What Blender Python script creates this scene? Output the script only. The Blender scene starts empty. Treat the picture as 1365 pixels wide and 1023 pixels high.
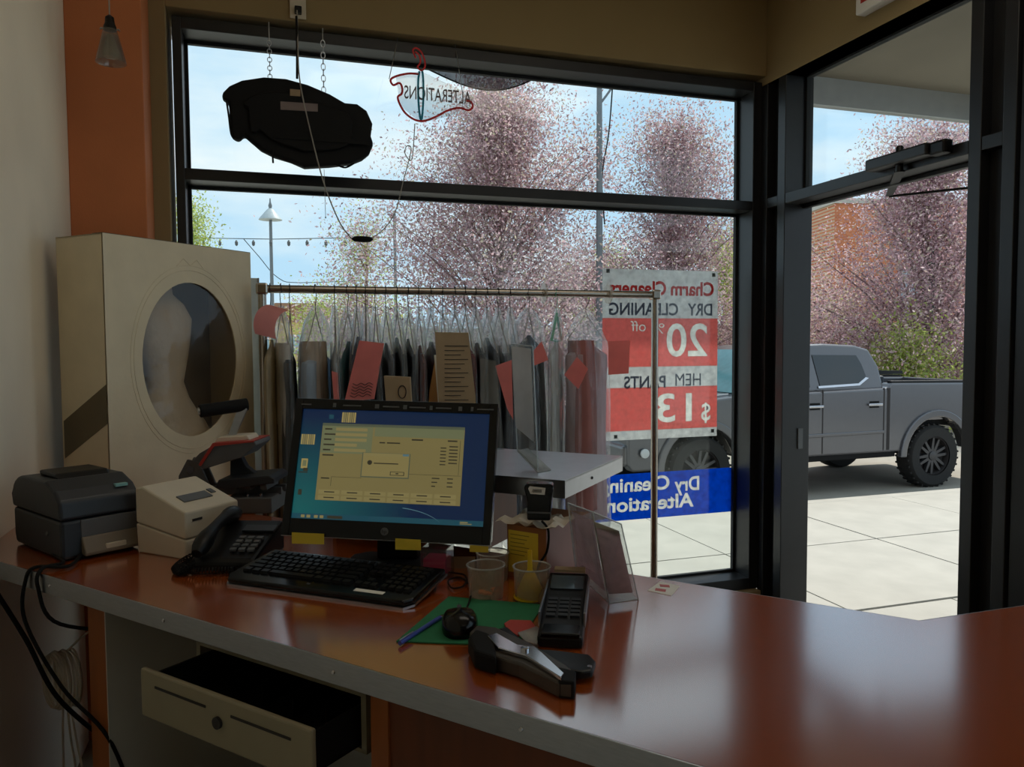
import bpy, bmesh, math, random
import numpy as np
from mathutils import Vector, Matrix
random.seed(7); RNG = np.random.default_rng(7)
sc = bpy.context.scene
COL = sc.collection

# ------------------------------------------------------------------ camera
F_PX = 1032.76; YAW, PITCH, ROLL = [math.radians(a) for a in (17.882, -2.990, -0.337)]
CZ = 1.6
FW = Vector((math.sin(YAW)*math.cos(PITCH), math.cos(YAW)*math.cos(PITCH), math.sin(PITCH)))
_r = Vector((math.cos(YAW), -math.sin(YAW), 0)); _u = _r.cross(FW)
RT = _r*math.cos(ROLL)+_u*math.sin(ROLL); UP = -_r*math.sin(ROLL)+_u*math.cos(ROLL)
CAM = Vector((0, 0, CZ))
cd = bpy.data.cameras.new('camera'); cam = bpy.data.objects.new('camera', cd); COL.objects.link(cam)
cd.sensor_width = 36; cd.lens = F_PX*36/1365; cd.clip_start = .02; cd.clip_end = 500
m3 = Matrix((RT, UP, -FW)).transposed(); cam.matrix_world = Matrix.Translation(CAM) @ m3.to_4x4()
sc.camera = cam
def ray(x, y): return FW+RT*((x-682.5)/F_PX)-UP*((y-511.5)/F_PX)
def onz(x, y, z): d = ray(x, y); return CAM+d*((z-CZ)/d.z)
def onY(x, y, Y): d = ray(x, y); return CAM+d*(Y/d.y)
def onX(x, y, X): d = ray(x, y); return CAM+d*(X/d.x)
def onV(x, y, P, dv):            # vertical plane through P along horizontal dv
    n = Vector((-dv[1], dv[0], 0)); d = ray(x, y); return CAM+d*(n.dot(Vector(P)-CAM)/n.dot(d))

# ------------------------------------------------------------------ view, sky, sun
sc.view_settings.view_transform = 'Standard'; sc.view_settings.look = 'None'
sc.view_settings.gamma = 1; sc.view_settings.use_curve_mapping = False
sc.view_settings.exposure = 0.0
sc.cycles.transparent_max_bounces = 32; sc.cycles.max_bounces = 10; sc.cycles.diffuse_bounces = 6
sc.cycles.glossy_bounces = 4; sc.cycles.transmission_bounces = 8; sc.cycles.sample_clamp_indirect = 6
sc.cycles.caustics_reflective = False; sc.cycles.caustics_refractive = False
def lin(c): return tuple(((v/255)/12.92 if v/255 <= .04045 else ((v/255+.055)/1.055)**2.4) for v in c[:3])+(1,)
w = bpy.data.worlds.new('sky'); sc.world = w; w.use_nodes = True
nt = w.node_tree; nt.nodes.clear()
tc = nt.nodes.new('ShaderNodeTexCoord'); mp = nt.nodes.new('ShaderNodeMapping'); mp.inputs['Scale'].default_value = (1.5, 1.5, 4.5)
mp.inputs['Rotation'].default_value = (0, .12, 0)
nz = nt.nodes.new('ShaderNodeTexNoise'); nz.inputs['Scale'].default_value = 1.7; nz.inputs['Detail'].default_value = 7; nz.inputs['Roughness'].default_value = .55
cr = nt.nodes.new('ShaderNodeValToRGB'); cr.color_ramp.elements[0].position = .40; cr.color_ramp.elements[1].position = .66
cr.color_ramp.elements[0].color = lin((160, 190, 212)); cr.color_ramp.elements[1].color = lin((208, 214, 216))
bg = nt.nodes.new('ShaderNodeBackground'); bg.inputs[1].default_value = 1.62; wo = nt.nodes.new('ShaderNodeOutputWorld')
L = nt.links.new
L(tc.outputs['Generated'], mp.inputs[0]); L(mp.outputs[0], nz.inputs[0]); L(nz.outputs[0], cr.inputs[0]); L(cr.outputs[0], bg.inputs[0]); L(bg.outputs[0], wo.inputs[0])
SUN_AZ, SUN_EL = math.radians(62), math.radians(56)     # azimuth measured from +Y towards +X
sd = bpy.data.lights.new('sun', 'SUN'); sd.energy = 4.2; sd.angle = .01; sd.color = (1, .94, .84)
so = bpy.data.objects.new('sun', sd); COL.objects.link(so)
sv = Vector((math.sin(SUN_AZ)*math.cos(SUN_EL), math.cos(SUN_AZ)*math.cos(SUN_EL), math.sin(SUN_EL)))
so.rotation_euler = sv.to_track_quat('Z', 'Y').to_euler()

# ------------------------------------------------------------------ materials
MATS = {}
def mat(name, rgb, rough=.6, metal=0., var=.08, scale=14., bump=0., spec=.5, coat=0., stretch=(1, 1, 1), trans=0., bscale=None):
    if name in MATS: return MATS[name]
    m = bpy.data.materials.new(name); m.use_nodes = True; t = m.node_tree; b = t.nodes['Principled BSDF']
    c = lin(rgb)
    co = t.nodes.new('ShaderNodeTexCoord'); mpp = t.nodes.new('ShaderNodeMapping'); mpp.inputs['Scale'].default_value = stretch
    n = t.nodes.new('ShaderNodeTexNoise'); n.inputs['Scale'].default_value = scale; n.inputs['Detail'].default_value = 4
    r = t.nodes.new('ShaderNodeValToRGB')
    r.color_ramp.elements[0].position = .3; r.color_ramp.elements[1].position = .7
    r.color_ramp.elements[0].color = tuple(v*(1-var) for v in c[:3])+(1,); r.color_ramp.elements[1].color = tuple(min(1, v*(1+var)) for v in c[:3])+(1,)
    t.links.new(co.outputs['Object'], mpp.inputs[0]); t.links.new(mpp.outputs[0], n.inputs[0]); t.links.new(n.outputs[0], r.inputs[0]); t.links.new(r.outputs[0], b.inputs['Base Color'])
    b.inputs['Roughness'].default_value = rough; b.inputs['Metallic'].default_value = metal; b.inputs['Specular IOR Level'].default_value = spec
    b.inputs['Coat Weight'].default_value = coat; b.inputs['Coat Roughness'].default_value = rough*.7
    if coat >= 1: b.inputs['Coat IOR'].default_value = 2.8
    if bump:
        bn = t.nodes.new('ShaderNodeTexNoise'); bn.inputs['Scale'].default_value = bscale or scale; bn.inputs['Detail'].default_value = 5
        bp = t.nodes.new('ShaderNodeBump'); bp.inputs['Strength'].default_value = bump; bp.inputs['Distance'].default_value = .01
        t.links.new(mpp.outputs[0], bn.inputs[0]); t.links.new(bn.outputs[0], bp.inputs['Height']); t.links.new(bp.outputs[0], b.inputs['Normal'])
    if trans:
        tr = t.nodes.new('ShaderNodeBsdfTranslucent'); mx = t.nodes.new('ShaderNodeMixShader'); mx.inputs[0].default_value = trans
        t.links.new(r.outputs[0], tr.inputs[0]); t.links.new(b.outputs[0], mx.inputs[1]); t.links.new(tr.outputs[0], mx.inputs[2])
        t.links.new(mx.outputs[0], t.nodes['Material Output'].inputs[0])
    MATS[name] = m; return m
def clear(name, tint=(255, 255, 255), haze=0., hazecol=(235, 238, 240), gloss=.05, rough=.05, bump=0., bscale=20, stretch=(1, 1, 1), fres=True, back=.5):
    """thin clear sheet: transparent + hazy scatter + reflection"""
    if name in MATS: return MATS[name]
    m = bpy.data.materials.new(name); m.use_nodes = True; t = m.node_tree; t.nodes.clear()
    o = t.nodes.new('ShaderNodeOutputMaterial'); tr = t.nodes.new('ShaderNodeBsdfTransparent'); tr.inputs[0].default_value = lin(tint)
    df = t.nodes.new('ShaderNodeBsdfDiffuse'); df.inputs[0].default_value = lin(hazecol)
    tl = t.nodes.new('ShaderNodeBsdfTranslucent'); tl.inputs[0].default_value = lin(hazecol)
    h = t.nodes.new('ShaderNodeMixShader'); h.inputs[0].default_value = back
    t.links.new(df.outputs[0], h.inputs[1]); t.links.new(tl.outputs[0], h.inputs[2])
    a = t.nodes.new('ShaderNodeMixShader'); a.inputs[0].default_value = haze
    t.links.new(tr.outputs[0], a.inputs[1]); t.links.new(h.outputs[0], a.inputs[2])
    g = t.nodes.new('ShaderNodeBsdfGlossy'); g.inputs['Roughness'].default_value = rough
    b = t.nodes.new('ShaderNodeMixShader')
    fr = t.nodes.new('ShaderNodeLayerWeight'); fr.inputs[0].default_value = .5
    pw = t.nodes.new('ShaderNodeMath'); pw.operation = 'POWER'; pw.inputs[1].default_value = 5; t.links.new(fr.outputs['Facing'], pw.inputs[0])
    mu = t.nodes.new('ShaderNodeMath'); mu.operation = 'MULTIPLY_ADD'; mu.inputs[1].default_value = .9 if fres else 0; mu.inputs[2].default_value = gloss
    t.links.new(pw.outputs[0], mu.inputs[0]); t.links.new(mu.outputs[0], b.inputs[0])
    t.links.new(a.outputs[0], b.inputs[1]); t.links.new(g.outputs[0], b.inputs[2]); t.links.new(b.outputs[0], o.inputs[0])
    co = t.nodes.new('ShaderNodeTexCoord'); mpp = t.nodes.new('ShaderNodeMapping'); mpp.inputs['Scale'].default_value = stretch
    n = t.nodes.new('ShaderNodeTexNoise'); n.inputs['Scale'].default_value = bscale; n.inputs['Detail'].default_value = 4
    t.links.new(co.outputs['Object'], mpp.inputs[0]); t.links.new(mpp.outputs[0], n.inputs[0])
    if haze:
        hm = t.nodes.new('ShaderNodeMath'); hm.operation = 'MULTIPLY'; hm.inputs[1].default_value = haze*2; hm.use_clamp = True
        t.links.new(n.outputs[0], hm.inputs[0]); t.links.new(hm.outputs[0], a.inputs[0])
    if bump:
        bp = t.nodes.new('ShaderNodeBump'); bp.inputs['Strength'].default_value = bump; bp.inputs['Distance'].default_value = .02
        t.links.new(n.outputs[0], bp.inputs['Height'])
        for q in (g, df): t.links.new(bp.outputs[0], q.inputs['Normal'])
    MATS[name] = m; return m
def emit(name, rgb, s=1.):
    if name in MATS: return MATS[name]
    m = bpy.data.materials.new(name); m.use_nodes = True; t = m.node_tree; b = t.nodes['Principled BSDF']
    b.inputs['Base Color'].default_value = (.01, .01, .012, 1); b.inputs['Roughness'].default_value = .3
    n = t.nodes.new('ShaderNodeTexNoise'); n.inputs['Scale'].default_value = 3; r = t.nodes.new('ShaderNodeValToRGB'); c = lin(rgb)
    r.color_ramp.elements[0].color = tuple(v*.92 for v in c[:3])+(1,); r.color_ramp.elements[1].color = c
    t.links.new(n.outputs[0], r.inputs[0]); t.links.new(r.outputs[0], b.inputs['Emission Color']); b.inputs['Emission Strength'].default_value = s
    MATS[name] = m; return m
def leafmat(name, cols, trans=.55):
    m = bpy.data.materials.new(name); m.use_nodes = True; t = m.node_tree; t.nodes.clear()
    o = t.nodes.new('ShaderNodeOutputMaterial'); g = t.nodes.new('ShaderNodeNewGeometry'); r = t.nodes.new('ShaderNodeValToRGB')
    els = r.color_ramp.elements
    while len(els) < len(cols): els.new(.5)
    for i, c in enumerate(cols): els[i].position = i/(len(cols)-1); els[i].color = lin(c)
    t.links.new(g.outputs['Random Per Island'], r.inputs[0])
    d = t.nodes.new('ShaderNodeBsdfPrincipled'); d.inputs['Roughness'].default_value = .5; tl = t.nodes.new('ShaderNodeBsdfTranslucent')
    x = t.nodes.new('ShaderNodeMixShader'); x.inputs[0].default_value = trans
    t.links.new(r.outputs[0], d.inputs['Base Color']); t.links.new(r.outputs[0], tl.inputs[0]); t.links.new(d.outputs[0], x.inputs[1]); t.links.new(tl.outputs[0], x.inputs[2]); t.links.new(x.outputs[0], o.inputs[0])
    return m
def brickmat():
    m = bpy.data.materials.new('far_brick'); m.use_nodes = True; t = m.node_tree; b = t.nodes['Principled BSDF']
    co = t.nodes.new('ShaderNodeTexCoord'); k = t.nodes.new('ShaderNodeTexBrick'); k.inputs['Scale'].default_value = 4
    mp = t.nodes.new('ShaderNodeMapping'); mp.inputs['Rotation'].default_value = (math.pi/2, 0, 0)
    k.inputs[1].default_value = lin((196, 118, 78)); k.inputs[2].default_value = lin((176, 98, 64)); k.inputs[3].default_value = lin((190, 160, 130))
    k.inputs['Mortar Size'].default_value = .012
    t.links.new(co.outputs['Object'], mp.inputs[0]); t.links.new(mp.outputs[0], k.inputs[0]); t.links.new(k.outputs[0], b.inputs['Base Color']); b.inputs['Roughness'].default_value = .9
    return m

M_WALL = mat('wall_paint', (146, 126, 88), .85, var=.04, scale=3, bump=.05, bscale=160)
M_WALLW = mat('wall_paint_white', (236, 224, 202), .85, var=.04, scale=3, bump=.05, bscale=160)
M_ORANGE = mat('orange_paint', (192, 114, 68), .7, var=.06, scale=5, bump=.06, bscale=120)
M_FRAME = mat('dark_bronze_frame', (28, 28, 30), .38, .0, var=.1, scale=20, spec=.45)
M_FRAMEIN = mat('dark_infill', (16, 16, 18), .5, var=.1)
M_RUBBER = mat('glazing_rubber', (22, 24, 26), .7)
M_FLOOR = mat('floor_tile', (138, 124, 104), .5, var=.12, scale=6)
M_LAM = mat('orange_laminate', (150, 68, 15), .2, var=.025, scale=40, stretch=(1, 1, 1), spec=.5, coat=1.)
M_WOOD = mat('orange_wood', (150, 84, 38), .45, var=.18, scale=22, stretch=(1, 1, .12))
M_WOODD = mat('dark_wood', (104, 52, 24), .5, var=.2, scale=22, stretch=(1, 1, .12))
M_MELA = mat('white_melamine', (180, 178, 170), .5, var=.03)
M_STEEL = mat('brushed_steel', (176, 178, 182), .32, 1., var=.06, scale=40, stretch=(1, 1, 8))
M_SHELF = mat('steel_plate', (168, 172, 178), .3, .9, var=.05, scale=30)
M_CHROME = mat('chrome', (200, 200, 205), .15, 1., var=.03)
M_RACK = mat('rack_tube', (176, 168, 158), .25, 1., var=.06)
M_BLACK = mat('black_plastic', (14, 14, 16), .4, spec=.3, var=.1, scale=30, bump=.02, bscale=300)
M_BLACKM = mat('black_matt', (11, 11, 12), .7, spec=.25, var=.12, scale=30)
M_GLOSSB = mat('black_gloss', (7, 7, 9), .2, var=.05, spec=.3)
M_GREY = mat('grey_plastic', (90, 92, 94), .5, var=.06)
M_DGREY = mat('charcoal_plastic', (38, 42, 48), .45, var=.08, scale=30, bump=.03, bscale=250)
M_CREAM = mat('cream_plastic', (206, 196, 176), .5, var=.04, bump=.02, bscale=250)
M_BEIGE = mat('beige_metal', (140, 130, 106), .45, var=.04)
M_CARD = mat('white_cardboard', (224, 212, 184), .8, var=.05, scale=8, bump=.05, bscale=60)
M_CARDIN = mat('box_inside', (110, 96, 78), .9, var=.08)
M_TAPE = mat('tan_tape', (104, 94, 70), .5, var=.06)
M_BROWN = mat('brown_cardboard', (150, 96, 56), .85, var=.1)
M_PAPER = mat('white_paper', (222, 220, 214), .85, var=.03)
M_PAPERB = mat('tan_paper', (190, 168, 138), .85, var=.06, trans=.35)
M_PINK = mat('pink_ticket', (250, 164, 158), .8, var=.06, trans=.55)
M_YEL = mat('yellow_note', (222, 194, 60), .8, var=.05)
M_YELP = mat('yellow_plastic', (240, 212, 40), .35, var=.05, trans=.4)
M_MAGENTA = mat('pink_notes', (236, 70, 120), .8, var=.08)
M_GREEN = mat('green_felt', (28, 112, 74), .8, var=.08, scale=60, bump=.1, bscale=400)
M_RED = mat('red_plastic', (176, 56, 46), .4, var=.08)
M_BLUE = clear('blue_vinyl', (30, 110, 200), haze=.85, hazecol=(30, 122, 208), gloss=0, fres=False, back=.88)
M_BLUEPEN = mat('blue_pen', (66, 84, 170), .3, var=.05)
M_INK = mat('dark_ink', (40, 36, 36), .8, var=.05)
M_GLASS = clear('window_glass', (250, 253, 252), gloss=.025)
M_ACRYL = clear('clear_acrylic', (238, 240, 240), haze=.05, gloss=.06)
M_ACRYLE = clear('acrylic_edge', (225, 230, 230), haze=.45, hazecol=(240, 244, 246), gloss=.12, rough=.15)
M_FROST = clear('frosted_plastic', (240, 236, 230), haze=.22, hazecol=(226, 214, 200), gloss=.04, rough=.3)
M_BAG = clear('garment_film', (253, 254, 255), haze=.18, hazecol=(250, 252, 254), gloss=.05, rough=.16, bump=1., bscale=9, stretch=(3, 3, .7), back=.88)
M_FILM = clear('box_film', (225, 218, 208), haze=.06, hazecol=(230, 225, 215), gloss=.035, rough=.1, bump=.5, bscale=5, fres=False)
M_BANNER = clear('banner_mesh', (214, 214, 214), haze=.62, hazecol=(226, 226, 224), gloss=0, rough=.6, fres=False, back=.88)
M_BANRED = clear('banner_red', (245, 180, 172), haze=.66, hazecol=(226, 150, 146), gloss=0, rough=.6, fres=False, back=.88)
M_BANINK = clear('banner_ink', (150, 150, 160), haze=.7, hazecol=(150, 154, 166), gloss=0, rough=.6, fres=False, back=.88)
M_BANRINK = clear('banner_red_ink', (230, 130, 125), haze=.75, hazecol=(228, 122, 120), gloss=0, rough=.6, fres=False, back=.88)
M_BANWHT = clear('banner_white', (232, 232, 228), haze=.62, hazecol=(246, 246, 240), gloss=0, rough=.6, fres=False, back=.88)
M_CONC = mat('sidewalk_concrete', (176, 172, 162), .9, var=.08, scale=3, bump=.08, bscale=60)
M_JOINT = mat('sidewalk_joint', (110, 106, 98), .95, var=.1)
M_ASPH = mat('street_asphalt', (158, 152, 140), .9, var=.1, scale=2, bump=.05, bscale=80)
M_SOFFIT = mat('canopy_soffit', (120, 112, 100), .7, var=.1, scale=2)
M_FASCIA = mat('canopy_fascia', (170, 172, 174), .45, .3, var=.05)
M_BARK = mat('bark', (128, 110, 106), .9, var=.2, scale=10)
M_TRUCK = mat('truck_paint', (92, 92, 96), .22, .35, var=.02, coat=.6)
M_TGLASS = mat('truck_glass', (20, 24, 26), .06, var=.05, spec=.8)
M_TIRE = mat('tyre_rubber', (34, 33, 32), .85, var=.12, scale=40)
M_RIM = mat('dark_rim', (70, 70, 72), .35, .6, var=.05)
M_POLE = mat('lamp_pole_metal', (120, 124, 128), .5, .4, var=.05)
M_NEONR = mat('neon_red_tube', (232, 96, 100), .25, var=.05, trans=.65)
M_NEONB = mat('neon_blue_tube', (90, 190, 210), .25, var=.05, trans=.65)
M_NEOND = mat('neon_dark_tube', (86, 66, 72), .3, var=.05)
M_WIRE = mat('grey_cord', (150, 146, 138), .6, var=.05)
M_WIREW = mat('white_cable', (232, 226, 212), .6, var=.05)
M_SATIN = mat('ivory_satin', (240, 230, 212), .3, var=.08, scale=6, bump=1., bscale=11)

# ------------------------------------------------------------------ mesh helpers
class MB:
    def __init__(s): s.v = []; s.f = []; s.mi = []; s.cur = 0
    def add(s, vs, fs):
        b = len(s.v); s.v += [tuple(v) for v in vs]
        for f in fs: s.f.append([b+i for i in f]); s.mi.append(s.cur)
        return s
    def box(s, c, d, rz=0., M=None):
        hx, hy, hz = d[0]/2, d[1]/2, d[2]/2; R = Matrix.Rotation(rz, 3, 'Z') if rz else None; vs = []
        for x, y, z in ((-1, -1, -1), (1, -1, -1), (1, 1, -1), (-1, 1, -1), (-1, -1, 1), (1, -1, 1), (1, 1, 1), (-1, 1, 1)):
            p = Vector((x*hx, y*hy, z*hz))
            if R: p = R @ p
            p = p+Vector(c); vs.append(M @ p if M else p)
        return s.hexa(vs)
    def bb(s, x0, x1, y0, y1, z0, z1, M=None): return s.box(((x0+x1)/2, (y0+y1)/2, (z0+z1)/2), (abs(x1-x0), abs(y1-y0), abs(z1-z0)), M=M)
    def hexa(s, vs): return s.add(vs, [(3, 2, 1, 0), (4, 5, 6, 7), (0, 1, 5, 4), (1, 2, 6, 5), (2, 3, 7, 6), (3, 0, 4, 7)])
    def prism(s, poly, a, b, M=None):                       # polygon in local xy, extruded a..b in local z
        n = len(poly); vs = [Vector((x, y, a)) for x, y in poly]+[Vector((x, y, b)) for x, y in poly]
        if M: vs = [M @ v for v in vs]
        return s.add(vs, [list(range(n))[::-1], list(range(n, 2*n))]+[(i, (i+1) % n, n+(i+1) % n, n+i) for i in range(n)])
    def tube(s, pts, r, n=8, closed=False):
        pts = [Vector(p) for p in pts]; k = len(pts); rings = []
        rr = r if isinstance(r, (list, tuple)) else [r]*k; prev = None
        for i, p in enumerate(pts):
            a = pts[(i-1) % k] if (closed or i > 0) else p; b = pts[(i+1) % k] if (closed or i < k-1) else p
            t = (b-a); t = t.normalized() if t.length > 1e-9 else Vector((0, 0, 1))
            if prev is None:
                q = Vector((0, 0, 1)) if abs(t.z) < .9 else Vector((1, 0, 0)); u = t.cross(q).normalized()
            else:
                u = prev-t*prev.dot(t); u = u.normalized() if u.length > 1e-6 else t.orthogonal().normalized()
            prev = u; v = t.cross(u)
            rings.append([p+(u*math.cos(2*math.pi*j/n)+v*math.sin(2*math.pi*j/n))*rr[i] for j in range(n)])
        vs = [q for g in rings for q in g]; fs = []
        for i in range(k if closed else k-1):
            A, B = i*n, ((i+1) % k)*n
            fs += [(A+j, A+(j+1) % n, B+(j+1) % n, B+j) for j in range(n)]
        if not closed: fs += [list(range(n))[::-1], list(range((k-1)*n, k*n))]
        return s.add(vs, fs)
    def lathe(s, prof, n=24, M=None, cap=True):
        vs = []; k = len(prof)
        for r, z in prof:
            for j in range(n):
                a = 2*math.pi*j/n; p = Vector((r*math.cos(a), r*math.sin(a), z)); vs.append(M @ p if M else p)
        fs = [(i*n+j, i*n+(j+1) % n, (i+1)*n+(j+1) % n, (i+1)*n+j) for i in range(k-1) for j in range(n)]
        if cap: fs += [list(range(n))[::-1], list(range((k-1)*n, k*n))]
        return s.add(vs, fs)
    def quad(s, pts): return s.add(pts, [list(range(len(pts)))])
    def slab(s, pts, t):                                    # planar polygon in 3D given thickness t along its normal
        p = [Vector(q) for q in pts]; nn = (p[1]-p[0]).cross(p[2]-p[0]).normalized()*t/2; n = len(p)
        vs = [q-nn for q in p]+[q+nn for q in p]
        return s.add(vs, [list(range(n))[::-1], list(range(n, 2*n))]+[(i, (i+1) % n, n+(i+1) % n, n+i) for i in range(n)])
    def build(s, name, mats, parent=None, smooth=False, bevel=0., world=False, loc=None, seg=2):
        me = bpy.data.meshes.new(name); off = Vector((0, 0, 0))
        if world and parent is not None: off = Vector(parent.location)
        if loc is not None: off = Vector(loc)
        me.from_pydata([tuple(Vector(v)-off) for v in s.v], [], s.f)
        ms = mats if isinstance(mats, (list, tuple)) else [mats]
        for m in ms: me.materials.append(m)
        me.polygons.foreach_set('material_index', s.mi)
        bm = bmesh.new(); bm.from_mesh(me); bmesh.ops.recalc_face_normals(bm, faces=bm.faces); bm.to_mesh(me); bm.free()
        if smooth:
            me.polygons.foreach_set('use_smooth', [True]*len(me.polygons))
            try: me.set_sharp_from_angle(angle=math.radians(40))
            except Exception: pass
        o = bpy.data.objects.new(name, me); COL.objects.link(o)
        if parent is not None: o.parent = parent
        if loc is not None: o.location = loc
        if bevel:
            md = o.modifiers.new('bevel', 'BEVEL'); md.width = bevel; md.segments = seg; md.limit_method = 'ANGLE'; md.angle_limit = math.radians(35)
        return o
def thing(name, label, cat, loc=(0, 0, 0), rz=0., group=None):
    o = bpy.data.objects.new(name, None); COL.objects.link(o); o.location = loc; o.rotation_euler = (0, 0, rz); o.empty_display_size = .05
    o['label'] = label; o['category'] = cat
    if group: o['group'] = group
    return o
def tag(o, label, cat, group=None):
    o['label'] = label; o['category'] = cat
    if group: o['group'] = group
    return o
def struct(o, label=None):
    o['kind'] = 'structure'
    if label: o['label'] = label
    return o
def sroot(name, label=None, loc=(0, 0, 0)):
    o = bpy.data.objects.new(name, None); COL.objects.link(o); o.location = loc; return struct(o, label)
def text(name, body, size, m, parent, M, depth=.0006, bold=0., width=None, align='CENTER'):
    cu = bpy.data.curves.new('t', 'FONT'); cu.body = body; cu.size = size; cu.align_x = align; cu.align_y = 'CENTER'; cu.extrude = depth; cu.offset = bold; cu.resolution_u = 4
    ob = bpy.data.objects.new('t', cu); COL.objects.link(ob); bpy.context.view_layer.update()
    me = bpy.data.meshes.new_from_object(ob.evaluated_get(bpy.context.evaluated_depsgraph_get())); bpy.data.objects.remove(ob); bpy.data.curves.remove(cu)
    me.name = name; xs = [v.co.x for v in me.vertices]
    if width and xs:
        k = width/(max(xs)-min(xs)); me.transform(Matrix.Diagonal((k, 1, 1, 1)))
    me.transform(M); me.materials.clear(); me.materials.append(m)
    o = bpy.data.objects.new(name, me); COL.objects.link(o); o.parent = parent; return o
def frame_mat(origin, ax, ay):      # matrix whose local x,y run along ax, ay
    ax = Vector(ax).normalized(); ay = Vector(ay); az = ax.cross(ay).normalized(); ay = az.cross(ax)
    return Matrix.Translation(Vector(origin)) @ Matrix((ax, ay, az)).transposed().to_4x4()
def arc(cx, cy, rx, ry, a0, a1, n): return [(cx+rx*math.cos(math.radians(a0+(a1-a0)*i/n)), cy+ry*math.sin(math.radians(a0+(a1-a0)*i/n))) for i in range(n+1)]
def smoothpath(pts, n=6):           # Catmull-Rom
    P = [Vector(p) for p in pts]; out = []
    for i in range(len(P)-1):
        p0 = P[max(i-1, 0)]; p1 = P[i]; p2 = P[i+1]; p3 = P[min(i+2, len(P)-1)]
        for k in range(n):
            t = k/n; out.append(.5*((2*p1)+(p2-p0)*t+(2*p0-5*p1+4*p2-p3)*t*t+(3*p1-p0-3*p2+p3)*t**3))
    return out+[P[-1]]

# ================================================================== SETTING
XW, XD, YF, YG = -.70, 2.647, 3.70, 3.85          # left wall, door wall, window frame face, glass
ZC = 3.55
struct(MB().bb(XW-.15, XD+.17, -4, 3.66, -.12, 0).build('floor', M_FLOOR), 'dark tiled floor behind the counter')
struct(MB().bb(XW-.15, XD+.17, -4.15, 3.9, ZC, ZC+.12).build('ceiling', M_WALLW), 'pale flat ceiling')
struct(MB().bb(XW-.15, XW, -4, 3.9, 0, ZC).build('wall_left', M_WALLW), 'off-white painted side wall')
struct(MB().bb(XW-.15, XD+.17, -4.15, -4, -.12, ZC).build('wall_back', M_WALL), 'beige back wall')
wr = MB(); wr.bb(XD, XD+.17, -4, -3.3, -.12, ZC); wr.bb(XD, XD+.17, -3.3, 1.55, 2.95, ZC); wr.bb(XD, XD+.17, -3.3, 1.55, -.12, .3); zh = onX(1100, 61.5, XD).z
wr.bb(XD, XD+.17, 1.55, 3.9, 3.0, ZC); struct(wr.build('wall_right', M_WALL), 'beige wall over the black entrance frame')
xl0 = onY(231, 120, YF).x; zt0 = onY(600, 62.5, YF).z
wf = MB(); wf.bb(XW, xl0-.02, 3.66, 3.9, -.12, ZC); wf.bb(xl0-.02, XD, 3.66, 3.9, zt0+.02, ZC); wf.bb(xl0-.02, XD, 3.66, 3.9, -.12, .2)
struct(wf.build('wall_front', M_WALL, bevel=.004), 'beige wall around the shop window')
xo0, xo1 = onY(96, 307, 3.44).x, onY(192, 150, 3.44).x
struct(MB().bb(XW, xo1, 3.44, 3.68, 0, ZC).build('trim_1', M_ORANGE, bevel=.004), 'orange painted pilaster beside the window')
struct(MB().bb(XW, XW+.012, -1, 2.2, 0, .1).build('baseboard_left', M_WOODD), 'dark skirting along the left wall')

# --- front shop window
xl1 = onY(243.5, 120, YF).x; zt1 = onY(590, 75.7, YF).z; xr1 = onY(1003, 300, YF).x
zs = onY(997, 771, YF).z; zr1 = onY(600, 244.6, YF).z; zr0 = onY(600, 258.5, YF).z
W1 = sroot('window_1', 'large black-framed shop window with a transom bar', (1.1, YF, zs))
def bar(name, x0, x1, y0, y1, z0, z1, par, m=M_FRAME, bev=.003): return MB().bb(x0, x1, y0, y1, z0, z1).build(name, m, par, world=True, bevel=bev)
bar('frame_jamb', xl0, xl1, YF, YG+.03, .2, zt0, W1); bar('frame_jamb', xr1, XD+.02, YF, YG+.03, .2, zt0, W1)
bar('frame_head', xl1, xr1, YF, YG+.03, zt1, zt0, W1); bar('frame_sill', xl1, xr1, YF, YG+.03, .2, zs, W1)
bar('transom_bar', xl1, xr1, YF, YG+.03, zr0, zr1, W1)
for z0, z1 in ((zs, zr0), (zr1, zt1)):
    g = MB(); gx0, gx1 = xl1, xr1
    for a in ((gx0, gx0+.014, z0, z1), (gx1-.014, gx1, z0, z1), (gx0, gx1, z0, z0+.014), (gx0, gx1, z1-.014, z1)): g.bb(a[0], a[1], YG-.012, YG+.012, a[2], a[3])
    g.build('glazing_bead', M_RUBBER, W1, world=True)
    MB().bb(gx0, gx1, YG-.003, YG+.003, z0, z1).build('pane', M_GLASS, W1, world=True)
# --- entrance wall (storefront frame around the doorway)
W2 = sroot('window_2', 'black entrance frame with a glass light above the doorway', (XD, 2.9, 0))
XO = 2.823; zh1 = onX(1220, 9, XD).z; zb1, zb0 = onX(1045, 258, XD).z, onX(1045, 271.6, XD).z
yy = [onX(p, 260, XD).y for p in (1022, 1036, 1046, 1289, 1306, 1334, 1352)]
for a, b in ((3.70, yy[0]), (yy[1], yy[2]), (yy[3], yy[4]), (yy[5], yy[6])): bar('mullion', XD, XO, b, a, 0, 3.0, W2)
bar('frame_head', XD, XO, yy[6], yy[0], zh1, 3.0, W2)
for a, b in ((yy[0], yy[1]), (yy[2], yy[3]), (yy[4], yy[5])): bar('transom_bar', XD+.002, XO, b, a, zb0, zb1, W2)
for a, b in ((yy[0], yy[1]), (yy[4], yy[5])):
    for z0, z1 in ((0, zb0), (zb1, zh1)): bar('infill_panel', XD+.05, XD+.07, b, a, z0, z1, W2, M_FRAMEIN, 0)
bar('end_panel', XD+.012, XO, 1.55, yy[6]-.008, 0, 3.0, W2)
bar('door_stop', XO-.06, XO-.03, yy[3], yy[2], zb0-.02, zb0, W2)
bar('latch_strike', XD+.10, XD+.13, yy[2]-.008, yy[2], 1.02, 1.13, W2, M_GREY, 0)
g = MB()
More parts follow.
